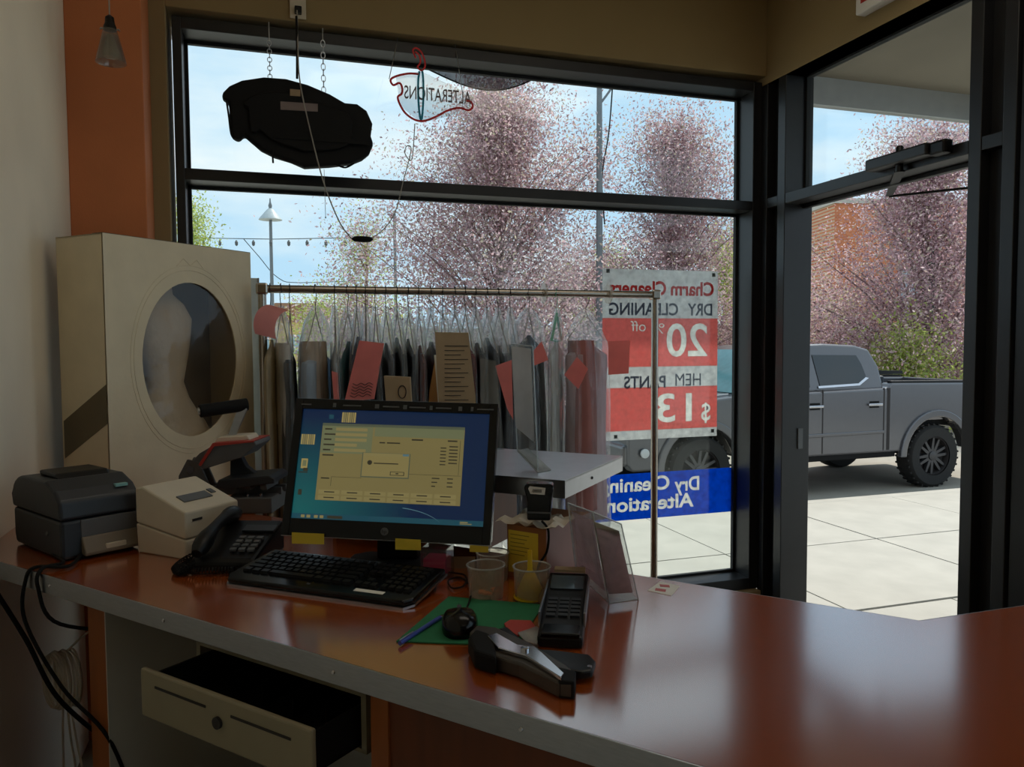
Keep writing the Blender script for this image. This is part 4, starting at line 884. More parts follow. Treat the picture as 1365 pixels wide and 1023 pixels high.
a, b = rel(*z1(1000, 465)), rel(*z1(1345, 530)); MB().bb(a.x, b.x, -.026, -.021, b.z-.003, a.z-.03).build('cover_ridge', M_BLACKM, sg)
for px in (360, 432):
    q = rel(px, 103 if px == 360 else 122); top = onY(px, 48, YS); n = 9
    for i in range(n):
        zc_ = q.z+(rel(px, 52).z-q.z)*(i+.5)/n; d_ = .009; hh = (rel(px, 52).z-q.z)/n*.62
        ang = (i % 2)*math.pi/2
        MB().tube([Vector((q.x+d_*math.cos(t)*math.cos(ang), .02+d_*math.cos(t)*math.sin(ang), zc_+hh*math.sin(t))) for t in [2*math.pi*j/10 for j in range(10)]], .0018, 5, True).build('chain_link', M_STEEL, sg)
    MB().tube([(q.x, .02, rel(px, 52).z), (q.x, .02, zt1-P0.z-.002)], .002, 6).build('hook_rod', M_STEEL, sg)
for pth in (((302, 135), (305, 155), (308, 178), (312, 186)), ((322, 178), (345, 198), (375, 212), (405, 222)), ((448, 220), (460, 224), (472, 218)), ((363, 200), (364, 218))):
    MB().tube(smoothpath([rel(*q)+Vector((0, -.008, 0)) for q in pth], 6), .004, 8).build('sign_cable', M_BLACKM, sg, smooth=True)
# power cord from the wall outlet down to a small adapter
oc = onY(397, 10, 3.652); ot = thing('wall_outlet', 'white wall outlet plate with a plug above the window', 'outlet', oc)
MB().bb(-.035, .035, -.006, .0, -.05, .05).build('cover_plate', M_CREAM, ot, bevel=.002); MB().bb(-.015, .015, -.035, -.006, -.035, -.005).build('plug', M_BLACK, ot, bevel=.003)
pc = [onY(396, 14, 3.60), onY(397, 60, 3.46), onY(400, 110, 3.44), onY(415, 180, 3.44), onY(432, 245, 3.46), onY(452, 295, 3.50), onY(468, 318, 3.52)]
cw = thing('drooping_cable', 'thin grey cord drooping from the outlet with a small dark adapter', 'cord', onY(483, 319, 3.53))
MB().tube(smoothpath(pc, 8), .0028, 6).build('cord', M_WIRE, cw, smooth=True, world=True)
pd_ = [onY(495, 318, 3.53), onY(512, 305, 3.54), onY(527, 282, 3.55), onY(538, 240, 3.55), onY(548, 200, 3.56), onY(542, 195, 3.56), (onY(540, 205, 3.56)), onY(549, 212, 3.56), onY(553, 165, 3.57)]
MB().tube(smoothpath(pd_, 8), .0022, 6).build('cord', M_WIRE, cw, smooth=True, world=True)
q = onY(483, 319, 3.53); MB().lathe([(.002, -.048), (.012, -.035), (.014, 0), (.012, .035), (.002, .048)], 14, frame_mat(q, (0, 1, 0), (0, 0, 1)), False).build('adapter', M_BLACKM, cw, smooth=True, world=True)
MB().tube(smoothpath([onY(395, 22, 3.55), onY(396, 60, 3.47), onY(396, 105, 3.475)], 5), .005, 8).build('thick_lead', M_BLACKM, cw, smooth=True, world=True)
pcn = onY(433, 215, 3.49); tag(MB().tube([onY(432, 226, 3.49)-pcn, onY(434, 288, 3.49)-pcn, onY(434, 291, 3.49)-pcn], [.0012, .0012, .004], 6).build('pull_cord', M_WIRE, loc=None), 'thin pull cord hanging under the black sign', 'pull cord').location = pcn
# neon alterations sign
YN = 3.62; zz = lambda x, y: (480+x/2.528, 30+y/2.528)
nb = onY(*zz(203, 330), YN); ne = thing('neon_sign', 'small neon sign with a needle and the word alterations', 'neon sign', nb)
def npath(nm, pts, m, r=.005, closed=False): MB().tube(smoothpath([onY(*zz(*q), YN) for q in pts], 5), r, 8, closed).build(nm, m, ne, smooth=True, world=True)
npath('thread_tube', [(197, 174), (165, 172), (125, 180), (103, 193), (112, 211), (133, 204), (142, 222), (140, 240), (127, 252), (136, 280), (155, 308), (185, 328), (215, 332), (255, 318), (295, 297), (335, 288), (365, 296), (379, 285), (374, 268), (358, 264)], M_NEONR)
npath('needle_tube', [(200, 165), (196, 200), (197, 270), (202, 318), (205, 326), (209, 318), (213, 260), (213, 200), (210, 165)], M_NEONB)
npath('eye_tube', [(188, 120), (178, 95), (188, 86), (205, 98), (217, 125), (218, 150), (207, 162), (194, 150), (203, 135), (200, 112), (186, 98)], M_NEONR, .004)
tcn = (onY(*zz(262, 247), YN)); wl = onY(*zz(148, 247), YN).x; wr_ = onY(*zz(372, 247), YN).x
text('lettering', 'ALTERATIONS', .085, M_NEOND, ne, Matrix.Translation(tcn-nb) @ frame_mat((0, 0, 0), (-1, 0, 0), (0, 0, 1)), .003, width=wr_-wl)
pxn = [onY(*zz(*q), YN+.02)-nb for q in ((120, 178), (205, 165), (385, 250), (365, 300), (205, 338), (135, 280))]
MB().slab(pxn, .004).build('backing_sheet', M_ACRYL, ne)
for a, b in (((98, 190), (130, 40)), ((345, 235), (318, 60))): MB().tube([onY(*zz(*a), YN+.01), onY(*zz(*b), YF+.02)], .002, 6).build('hanging_chain', M_STEEL, ne, world=True)

# banner and blue band stuck on the outside of the glass
YB = YG+.012; b_ = [onY(*q, YB) for q in ((803, 358), (957, 361), (957, 581), (812, 586))]
bx0, bx1, bz0, bz1 = b_[0].x, b_[1].x, b_[2].z, b_[0].z
bn = thing('sale_banner', 'translucent dry cleaning price banner facing the street', 'banner', ((bx0+bx1)/2, YB, bz0))
W_, H_ = bx1-bx0, bz1-bz0
def bz_(py): return (582-py)/(582-361)*H_
def bx_(px): return -W_/2+(px-803)/(957-803)*W_
cut_y = [H_]+[bz_(v) for v in (424, 487, 514, 570)]+[0]; panels = []
for i in range(5):
    panels.append(MB().bb(-W_/2, W_/2, -.001, .001, cut_y[i+1], cut_y[i]).build('red_band' if i % 2 else 'white_sheet', M_BANRED if i % 2 else M_BANNER, bn))
def cutout(o, cutters):
    for c_ in cutters:
        md = o.modifiers.new('cut', 'BOOLEAN'); md.operation = 'DIFFERENCE'; md.object = c_; md.solver = 'EXACT'; md.use_self = True; md.use_hole_tolerant = True
    bpy.context.view_layer.update(); me = bpy.data.meshes.new_from_object(o.evaluated_get(bpy.context.evaluated_depsgraph_get()))
    o.modifiers.clear(); o.data = me
    for c_ in cutters: bpy.data.objects.remove(c_)
def bt(nm, body, px0, px1, py, hpx, m, bold=.003, y=-.0022, dep=.0004, fill=None):
    return text(nm, body, hpx/221*H_*1.38, m, bn, Matrix.Translation((bx_((px0+px1)/2), y, bz_(py))) @ frame_mat((0, 0, 0), (-1, 0, 0), (0, 0, 1)), dep, bold, abs(bx_(px1)-bx_(px0)))
bt('lettering', 'Charm', 892, 951, 386, 18, M_BANRINK); bt('lettering', 'Cleaners', 812, 886, 386, 18, M_BANRINK)
bt('lettering', 'DRY', 916, 950, 413, 16, M_BANINK, .002); bt('lettering', 'CLEANING', 811, 902, 413, 16, M_BANINK, .002)
bt('lettering', 'HEM', 899, 934, 506, 17, M_BANINK, 0); bt('lettering', 'PANTS', 831, 886, 508, 16, M_BANINK, .002)
for pan, items in ((1, (('20', 887, 943, 455, 44, .004), ('%', 868, 884, 438, 14, 0), ('off', 840, 860, 435, 14, 0))), (3, (('$', 935, 948, 550, 24, .002), ('13', 878, 926, 544, 38, .004)))):
    cutout(panels[pan], [bt('cutter', a[0], *a[1:5], M_BANWHT, a[5], 0, .01) for a in items])
    for a in items: bt('lettering', *a[:5], M_BANWHT, a[5], 0, .0008)
for px, py in ((810, 364), (951, 366), (951, 575), (820, 577)): MB().box((bx_(px), -.0012, bz_(py)), (.02, .002, .02)).build('tape_corner', M_GREY, bn)
d_ = [onY(*q, YB) for q in ((829, 631), (975, 628), (975, 682), (829, 689))]
vb = thing('window_decal', 'blue dry cleaning and alterations decal low on the window', 'decal', ((d_[0].x+d_[1].x)/2-.15, YB, d_[2].z))
vw0, vw1, vh = d_[0].x-.35-vb.location.x, d_[1].x-vb.location.x, d_[1].z-d_[2].z+.02
vin = MB().bb(vw0, vw1, -.001, .001, 0, vh).build('vinyl', M_BLUE, vb)
def dt(body, px0, px1, py, dep):
    a, b = onY(px0, py, YB), onY(px1, py, YB)
    return text('lettering', body, .11, M_BANWHT, vb, Matrix.Translation(((a.x+b.x)/2-vb.location.x, 0, (a.z+b.z)/2-vb.location.z)) @ frame_mat((0, 0, 0), (-1, 0, 0), (0, 0, 1)), dep, .003, b.x-a.x)
DT = (('Dry', 900, 933, 646), ('Cleaning', 800, 893, 647), ('Alterations', 795, 924, 672))
cutout(vin, [dt(*a, .01) for a in DT])
for a in DT: dt(*a, .0008)
# drooping dark banner edge seen above the window outside
YA = 4.12; q0, q1 = onY(535, 85, YA), onY(725, 103, YA)
vs = [(q0.x+(q1.x-q0.x)*i/20, YA, max(q0.z, q1.z)+.02) for i in range(21)]+[(q0.x+(q1.x-q0.x)*i/20, YA+.02*math.sin(math.pi*i/20), q1.z+.02-.115*math.sin(math.pi*(i/20)**1.3)) for i in range(21)]
k = MB(); k.add([Vector(v) for v in vs], [(i, i+1, 22+i, 21+i) for i in range(20)])
va = thing('canopy_valance', 'drooping dark mesh strip hanging outside above the window', 'valance', ((q0.x+q1.x)/2, YA, q1.z))
k.build('mesh', clear('dark_mesh', (120, 120, 122), haze=.3, hazecol=(60, 60, 64), gloss=0, fres=False), va, world=True)
MB().tube([Vector(v) for v in vs[21:]], .004, 6).build('hem', M_BLACKM, va, smooth=True, world=True)
for i in (0, 20): MB().tube([vs[i], (vs[i][0], YA, cz1)], .004, 6).build('cord', M_BLACKM, va, world=True)

# ================================================================== GARMENT RACK
YR = 3.25; rz0 = onY(600, 389, YR).z; rx0, rx1 = onY(349, 385, YR).x, onY(873, 392, YR).x
rk = thing('garment_rack', 'chrome tube garment rack in front of the window', 'garment rack', ((rx0+rx1)/2, YR, 0))
MB().tube([(rx0, YR, rz0), (rx1, YR, rz0)], .0165, 16).build('rail', M_RACK, rk, smooth=True, world=True)
for x in (rx0, rx1):
    MB().tube([(x, YR, .10), (x, YR, rz0+.022)], .0165, 16).build('upright', M_RACK, rk, smooth=True, world=True)
    MB().box((x, YR, rz0), (.046, .044, .046)).build('corner_joint', M_RACK, rk, bevel=.008, world=True)
    MB().tube([(x, YR-.24, .10), (x, YR+.24, .10)], .0165, 12).build('foot_bar', M_RACK, rk, smooth=True, world=True)
    for y in (-.22, .22):
        MB().lathe([(.008, -.012), (.035, -.012), (.038, 0), (.035, .012), (.008, .012)], 16, frame_mat((x, YR+y, .039), (0, 1, 0), (0, 0, 1))).build('caster', M_BLACKM, rk, smooth=True, world=True)
MB().tube([(rx0, YR, .12), (rx1, YR, .12)], .014, 12).build('base_rail', M_RACK, rk, smooth=True, world=True)
for px in (725, 811):
    x = onY(px, 392, YR).x; MB().lathe([(.018, -.004), (.045, -.003), (.045, .003), (.018, .004), (.018, -.004)], 24, frame_mat((x, YR, rz0), (0, 1, 0), (0, 0, 1)), False).build('size_ring', M_FROST, rk, smooth=True, world=True)
p = onY(342, 500, 3.56)
wp_ = thing('mirror_panel', 'narrow pale metal-edged panel standing beside the gown box', 'panel', (p.x, 3.56, 0)); zt_ = onY(342, 371, 3.56).z
MB().bb(-.03, .012, -.01, .012, 0, zt_).build('panel', mat('pale_metal', (196, 204, 210), .35, .3), wp_, bevel=.002); MB().bb(.012, .020, -.012, .014, 0, zt_).build('edge', M_STEEL, wp_)

def loft(k, rows, n=28, amp=0., freq=7, ph=0., x0=0.):
    """rows: (z, half_width, half_thick); superellipse sections with folds"""
    vs = []
    for z, a, b in rows:
        for j in range(n):
            t = 2*math.pi*j/n; c, s = math.cos(t), math.sin(t); f = 1+amp*math.sin(freq*t+ph+z*3)
            vs.append((x0+a*abs(c)**.75*(1 if c > 0 else -1), b*abs(s)**.8*(1 if s > 0 else -1)*f+amp*.02*math.sin(z*9+ph), z))
    return k.add(vs, [(i*n+j, i*n+(j+1) % n, (i+1)*n+(j+1) % n, (i+1)*n+j) for i in range(len(rows)-1) for j in range(n)]+[list(range(n))[::-1], list(range((len(rows)-1)*n, len(rows)*n))])
GZ = 0
def garment(px, rgb, label, yaw=88, hw=.21, th=.014, drop=.17, ln=1.0, bag=True, hook=True, name='bagged_garment', cat='garment', hcol=None, second=None, film=None, rough=.85):
    x = onY(px, 389, YR).x; g = thing(name, label, cat, (x, YR, rz0-.0165), math.radians(yaw), 'garments on the rack')
    hk = [(-.0, 0, -.075), (0, 0, -.045), (.014, 0, -.03), (.0225, 0, -.004), (.020, 0, .016), (.0, 0, .0385), (-.020, 0, .016), (-.0225, 0, .0)]
    # hook loops over the rail (rail axis lies across the hook plane)
    hk = [(q[0], 0, q[2]) for q in hk]
    MB().tube(smoothpath(hk, 4), .0016, 6).build('hanger_hook', M_BLACKM if hcol is None else hcol, g, smooth=True)
    MB().tube([(-hw*.96, 0, -drop-.075), (0, 0, -.075), (hw*.96, 0, -drop-.075), (0, 0, -drop-.078)], .0022 if hcol is None else .006, 6, True).build('hanger_bar', M_WIRE if hcol is None else hcol, g, smooth=True)
    rnd = random.Random(px); ph = rnd.uniform(0, 6)
    m = mat('cloth_%d' % px, rgb, rough, var=.16, scale=9, bump=.25, bscale=7, stretch=(2, 2, .4), trans=.6)
    top = -.17-rnd.uniform(0, .05); drop += rnd.uniform(-.02, .03)
    rows = [(top, .03, .003), (top-.025, hw*.3, th*.45), (top-.05, hw*.65, th*.8), (min(top-.07, -drop-.09), hw*.97, th*1.02), (min(top-.1, -drop-.13), hw*1.0, th*1.05), (-.42, hw*.93, th*1.08), (-.62, hw*.95, th*1.1), (-.42-ln*.4, hw*.98, th*1.1), (-.42-ln*.6, hw*1.0, th*1.1)]
    rows = sorted(set(rows), key=lambda r: -r[0])
    loft(MB(), rows, amp=.22, freq=9, ph=ph).build('cloth', m, g, smooth=True)
    if second:
        m2 = mat('cloth2_%d' % px, second, .85, var=.12, bump=.2, bscale=7)
        loft(MB(), [(-drop-.05, hw*.5, th*1.2), (-.5, hw*.55, th*1.55), (-.42-ln*.55, hw*.6, th*1.5)], amp=.15, freq=7, ph=ph+1, x0=-hw*.25).build('inner_layer', m2, g, smooth=True)
    if bag:
        t2 = th*1.1+.002
        rows = [(-.05, .012, .010), (-.075, .035, t2*.6), (-.12, hw*.55, t2*.95), (-drop-.06, hw*1.06, t2), (-drop-.12, hw*1.12, t2*1.12), (-.5, hw*1.1, t2*1.25), (-.8, hw*1.14, t2*1.3), (-.46-ln*.6, hw*1.15, t2*1.35)]
        rows = sorted(set(rows), key=lambda r: -r[0])
        loft(MB(), rows, n=36, amp=.16, freq=11, ph=ph*2).build('plastic_bag', film or M_BAG, g, smooth=True)
    return g
BG = 'in a clear bag on the rack'
garment(360, (206, 196, 172), 'cream coat at the rack end nearest the gown box', yaw=84, hw=.19, th=.014, drop=.11, bag=False, ln=1.1)
garment(374, (16, 16, 18), 'black garment with white layer hanging beside the cream coat', yaw=96, hw=.20, th=.02, drop=.13, ln=1.15, second=(214, 212, 206), bag=True)
garment(386, (20, 20, 24), 'narrow black trousers beside the pale blue shirt bag', yaw=92, hw=.15, th=.016, drop=.16, ln=1.1, bag=False)
garment(420, (190, 206, 222), 'pale blue shirt ' + BG + ' next to the black trousers', yaw=76, hw=.22, th=.035, drop=.15, ln=1.1, second=(176, 156, 134))
garment(446, (222, 230, 236), 'white shirt in a clear bag beside the teal one', yaw=86, hw=.2, th=.014, ln=1.0)
garment(463, (60, 130, 134), 'teal garment ' + BG, yaw=74, hw=.2, th=.014, ln=.9)
garment(475, (40, 54, 82), 'navy garment in a clear bag beside the teal garment', yaw=78, hw=.21, th=.014)
garment(487, (92, 100, 108), 'steel grey garment in a clear bag beside the navy one', yaw=84, hw=.2, th=.014)
garment(500, (60, 62, 66), 'dark grey garment behind the leaning pink ticket', yaw=86)
garment(514, (72, 76, 80), 'charcoal striped garment in a clear bag above the card box', yaw=88, th=.014)
garment(529, (84, 88, 90), 'mid grey garment in a clear bag above the card box', yaw=87, th=.014)
garment(544, (50, 52, 56), 'soft black garment in a clear bag beside the rust jacket', yaw=86)
garment(558, (150, 64, 34), 'rust orange jacket ' + BG, yaw=84, th=.014, hw=.2)
garment(574, (70, 32, 34), 'maroon garment in a clear bag beside the rust jacket', yaw=88)
garment(590, (180, 128, 66), 'tan garment behind the tall brown price card', yaw=82, th=.014)
garment(606, (200, 196, 186), 'off-white garment behind the tall brown price card', yaw=88)
garment(620, (150, 36, 34), 'dark red garment just right of the brown price card', yaw=86, th=.014, hw=.19)
garment(634, (66, 68, 70), 'charcoal suit with bright hanger pin beside the red garment', yaw=84)
garment(649, (58, 60, 62), 'charcoal suit in a clear bag above the leaflet pocket', yaw=86)
garment(664, (44, 46, 50), 'black suit in a clear bag above the leaflet pocket', yaw=85)
garment(680, (34, 44, 66), 'dark navy garment behind the tall acrylic sign frame', yaw=80, th=.014)
garment(705, (22, 26, 36), 'bulky black padded jacket ' + BG, yaw=62, th=.05, hw=.19, drop=.13, rough=.4)
garment(742, (226, 226, 220), 'white shirt on a mint green hanger', yaw=60, th=.014, hw=.15, drop=.12, hcol=mat('mint_plastic', (120, 200, 170), .4, trans=.3))
garment(781, (222, 206, 210), 'pale pink shirt hanging face-on in a clear bag', yaw=22, th=.035, hw=.125, drop=.12, second=(158, 104, 100))

def ticket(px, py, pts, Y, label, curl=0., print_=False):
    c = onY(px, py, Y); k = MB(); q = [onY(a, b, Y)-c for a, b in pts]
    for i, v in enumerate(q): v.y += curl*math.sin(i*1.9)
    t = thing('pink_ticket', label, 'ticket', c)
    k.slab(q, .0008).build('slip', M_PINK, t)
    if print_:
        for i in range(6):
            f0, f1 = .10+.12*i, .2
        for i in range(5):
            a, b = q[0].lerp(q[3], .72+.05*i), q[1].lerp(q[2], .72+.05*i)
            MB().tube(smoothpath([a.lerp(b, .15+.14*j)+Vector((0, -.003, .004*(-1)**j)) for j in range(6)], 3), .0012, 4).build('handwriting', M_INK, t)
    return t
ticket(478, 490, [(479, 454), (512, 458), (499, 532), (459, 536)], 3.02, 'long pink ticket with handwriting leaning behind the monitor', print_=True)
c = onY(360, 450, 3.02); k = MB(); N_ = 12; vs = []
for i in range(N_+1):
    t = i/N_; a = math.radians(80+125*t)
    for w_ in (-.05, .0, .05): vs.append((.035+(.055+w_*.0)*math.cos(a)+w_*.75, -.02*math.sin(t*3), .035+.075*math.sin(a)*1.0-w_*.2))
k.add(vs, [(i*3+j, (i+1)*3+j, (i+1)*3+j+1, i*3+j+1) for i in range(N_) for j in range(2)])
t = thing('pink_ticket', 'curled pink ticket on the black and white garment', 'ticket', c); k.build('slip', M_PINK, t, smooth=True)
ticket(447, 515, [(442, 495), (450, 497), (453, 545), (446, 545)], 3.03, 'narrow pink ticket beside the pale blue shirt')
ticket(675, 510, [(660, 488), (682, 480), (684, 560), (676, 545)], 2.98, 'long pink ticket behind the acrylic sign frame')
ticket(720, 470, [(711, 468), (722, 455), (731, 480), (711, 488)], 3.0, 'pink ticket on the padded jacket')
ticket(767, 497, [(752, 500), (769, 476), (784, 492), (771, 519)], 3.05, 'diamond-turned pink ticket on the clear garment bag')
ticket(824, 478, [(811, 455), (840, 454), (838, 498), (811, 500)], 3.1, 'square pink ticket at the right edge of the clear bag', print_=False)

# ================================================================== CABLES UNDER THE COUNTER
def cable(name, pts, r, m, lab, n=8):
    c = Vector(pts[0]); k = MB(); k.tube(smoothpath([Vector(p)-c for p in pts], n), r, 7); o = k.build(name, m, smooth=True); o.location = c; return tag(o, lab, 'cable')
ed = lambda s, d, z: SP(s, d, z)
sx = lambda px, d=-.004: s_at(px, 775, d)[0]
cable('power_cable', [lpn.location+Vector((.02, -.12, .012)), ed(sx(60), .05, TZ+.008), ed(sx(45), .004, TZ+.010), ed(sx(38), -.010, TZ-.02), ed(sx(36), -.012, TZ-.12), ed(sx(62), .02, .80), ed(sx(105), .05, .70), ed(sx(100), .12, .5)], .0045, M_BLACKM, 'black cable from the label printer over the counter edge')
cable('power_cable', [lpn.location+Vector((-.05, -.09, .012)), ed(sx(48), .06, TZ+.008), ed(sx(52), .004, TZ+.010), ed(sx(54), -.010, TZ-.03), ed(sx(64), .02, .95), ed(sx(88), .2, .9), ed(sx(95), .4, .9)], .0045, M_BLACKM, 'thinner black cable looping back under the counter edge')
cable('power_cable', [ed(.02, .03, .97), ed(.10, .06, .85), ed(.16, .10, .70), ed(.2, .2, .55)], .006, M_BLACKM, 'black cable slanting down by the left wall')
cc = onV(86, 905, SP(0, .22, 0), A); co = thing('cable_coil', 'coil of white network cable hanging under the counter', 'cable', cc)
for i in range(9):
    r1, r2 = .045+.003*(i % 4), .075+.004*(i % 3)
    MB().tube([Vector((0, 0, 0))+A*(r1*math.cos(t)+.003*i-.012)+N*(.006*i-.03)+Vector((0, 0, r2*math.sin(t))) for t in [2*math.pi*j/22 for j in range(22)]], .0032, 6, True).build('cable_loop', M_WIREW, co, smooth=True)
for dx, dz in ((-.02, .0), (.02, .03), (.05, -.01)):
    MB().tube(smoothpath([A*dx*.5+Vector((0, 0, -.06)), A*dx+Vector((0, 0, -.16)), A*(dx*1.6+.01)+Vector((0, 0, -.3+dz)), A*(dx*.8)+Vector((0, 0, -.45))], 5), .0032, 6).build('cable_tail', M_WIREW, co, smooth=True)
MB().tube(smoothpath([Vector((0, 0, .07)), A*.03+N*.05+Vector((0, 0, .12)), A*.07+N*.12+Vector((0, 0, .155))], 5), .0032, 6).build('cable_tail', M_WIREW, co, smooth=True)

# ================================================================== STREET: truck
TY, GZ = 7.37, -.2
fx, rxx = 4.556, 7.823
tk = thing('pickup_truck', 'dark grey crew-cab pickup truck parked at the kerb', 'truck', ((fx+rxx)/2, TY+.95, GZ))
def tX(px, py=560): return onY(px, py, TY).x
WD = 1.86; R_T = .385
def archpts(cx, r, z0, n=14): return [(cx+r*math.cos(math.pi*(1-i/n)), max(.40+r*math.sin(math.pi*(1-i/n)), z0)) for i in range(n+1)]
def xz(k, pts, y0, y1): return k.prism([(x-tk.location.x, z) for x, z in pts], -(y1-tk.location.y), -(y0-tk.location.y), Matrix.Rotation(math.pi/2, 4, 'X'))
xc0, xc1 = 5.02, tX(1183)          # windscreen base, cab back
tail = rxx+1.2; nose = fx-.90
low = [(nose+.06, .42)]+[(fx-.50, .42)]+archpts(fx, .49, .46)+[(fx+.52, .47), (rxx-.52, .47)]+archpts(rxx, .49, .46)+[(tail-.15, .55), (tail, .60), (tail, 1.27), (xc1+.05, 1.30), (xc1, 1.24), (5.15, 1.20), (5.0, 1.20), (fx-.3, 1.13), (nose+.08, 1.03), (nose, .95), (nose, .50)]
for y0, y1 in ((TY, TY+.16), (TY+WD-.16, TY+WD)): xz(MB(), low, y0, y1).build('body_side', M_TRUCK, tk, bevel=.035, seg=3)
core = [(nose+.02, .5), (fx-.55, .5), (fx-.5, .95), (fx+.5, .95), (fx+.55, .48), (xc1, .48), (xc1, 1.22), (5.0, 1.22), (fx-.2, 1.17), (nose+.1, 1.06), (nose+.02, .95)]
xz(MB(), core, TY+.14, TY+WD-.14).build('hood_and_cab', M_TRUCK, tk, bevel=.03)
xz(MB(), [(xc1, .75), (tail-.02, .75), (tail-.02, .82), (xc1, .82)], TY+.14, TY+WD-.14).build('bed_floor', M_BLACKM, tk)
xz(MB(), [(tail-.06, .62), (tail, .62), (tail, 1.27), (tail-.06, 1.27)], TY+.14, TY+WD-.14).build('tailgate', M_TRUCK, tk, bevel=.02)
for y0 in (TY+.0, TY+WD-.09): xz(MB(), [(xc1+.06, 1.29), (tail, 1.265), (tail, 1.30), (xc1+.06, 1.325)], y0+.015, y0+.085).build('bed_rail_cap', M_BLACK, tk, bevel=.008)
xz(MB(), [(xc1+.5, 1.33), (xc1+.95, 1.38), (tail, 1.36), (tail, 1.31), (xc1+.5, 1.31)], TY+WD-.1, TY+WD-.04).build('bed_far_rail', M_BLACK, tk)
xz(MB(), [(xc1+.08, .82), (xc1+.42, .82), (xc1+.42, 1.36), (xc1+.08, 1.36)], TY+.5, TY+1.3).build('tool_box', M_DGREY, tk, bevel=.02)
# greenhouse
gp = [(5.02, 1.20), (5.62, 1.70), (5.85, 1.755), (6.3, 1.77), (6.75, 1.75), (6.95, 1.70), (7.05, 1.5), (xc1, 1.22)]
def taper(pts, ylo, yhi, inn):     # section leaning inwards with height
    k = MB(); n = len(pts); vs = []
    for side in (0, 1):
        for x, z in pts:
            f = max(0, (z-1.2)/.57)*inn; vs.append((x-tk.location.x, ((ylo+f) if side == 0 else (yhi-f))-tk.location.y, z))
    return k.add(vs, [list(range(n)), list(range(n, 2*n))[::-1]]+[(i, (i+1) % n, n+(i+1) % n, n+i) for i in range(n)])
taper(gp, TY+.05, TY+WD-.05, .16).build('cab_top', M_TRUCK, tk, bevel=.03, seg=3)
def wing(pts, nm, m, off=.004):
    k = MB(); vs = []
    for x, z in pts: f = max(0, (z-1.2)/.57)*.16; vs.append(Vector((x-tk.location.x, TY+.05+f-off-tk.location.y, z)))
    return k.slab(vs, .008).build(nm, m, tk)
xb = tX(1092)
wing([(xb+.06, 1.28), (tX(1150), 1.30), (tX(1161), 1.38), (tX(1158), 1.52), (tX(1153), 1.63), (xb+.02, 1.64)], 'rear_door_window', M_TGLASS)
wing([(5.22, 1.25), (xb-.08, 1.27), (xb-.09, 1.64), (5.70, 1.63)], 'front_door_window', M_TGLASS)
wing([(xb+.03, 1.255), (tX(1150), 1.275), (tX(1164), 1.36), (tX(1160), 1.37), (tX(1149), 1.30), (xb+.03, 1.28)], 'window_trim', M_CHROME, .010)
vs = [Vector((5.0-tk.location.x, y-tk.location.y, 1.225)) for y in (TY+.12, TY+WD-.12)]+[Vector((5.60-tk.location.x, y-tk.location.y, 1.70)) for y in (TY+WD-.26, TY+.26)]
MB().slab(vs, .012).build('windscreen', mat('screen_glass', (70, 120, 128), .08, var=.1, spec=.9), tk)
for px, nm in ((1096.5, 'door_gap'), (1184, 'bed_gap'), (1178, 'door_gap')):
    x = tX(px); wd = .022 if nm == 'bed_gap' else .008; xz(MB(), [(x-wd, .50), (x+wd, .50), (x+wd, 1.24), (x-wd, 1.24)], TY-.002, TY+.01).build(nm, M_INK, tk)
x = 5.12; xz(MB(), [(x-.005, .50), (x+.005, .50), (x+.005, 1.2), (x-.005, 1.2)], TY-.002, TY+.01).build('door_gap', M_INK, tk)
for px in (1086, 1165):
    x = tX(px); o = xz(MB(), [(x-.10, 1.035), (x+.10, 1.035), (x+.10, 1.065), (x-.10, 1.065)], TY-.035, TY-.012).build('door_handle', M_CHROME, tk, bevel=.008)
    xz(MB(), [(x-.07, 1.01), (x+.07, 1.01), (x+.07, 1.09), (x-.07, 1.09)], TY-.002, TY+.01).build('handle_recess', M_BLACKM, tk)
xz(MB(), [(5.15, .68), (xc1-.05, .70), (xc1-.05, .74), (5.15, .73)], TY-.012, TY+.01).build('door_moulding', M_TRUCK, tk, bevel=.01)
xz(MB(), [(fx+.55, .40), (rxx-.6, .41), (rxx-.6, .475), (fx+.55, .475)], TY+.03, TY+.2).build('rocker_sill', M_BLACKM, tk, bevel=.01)
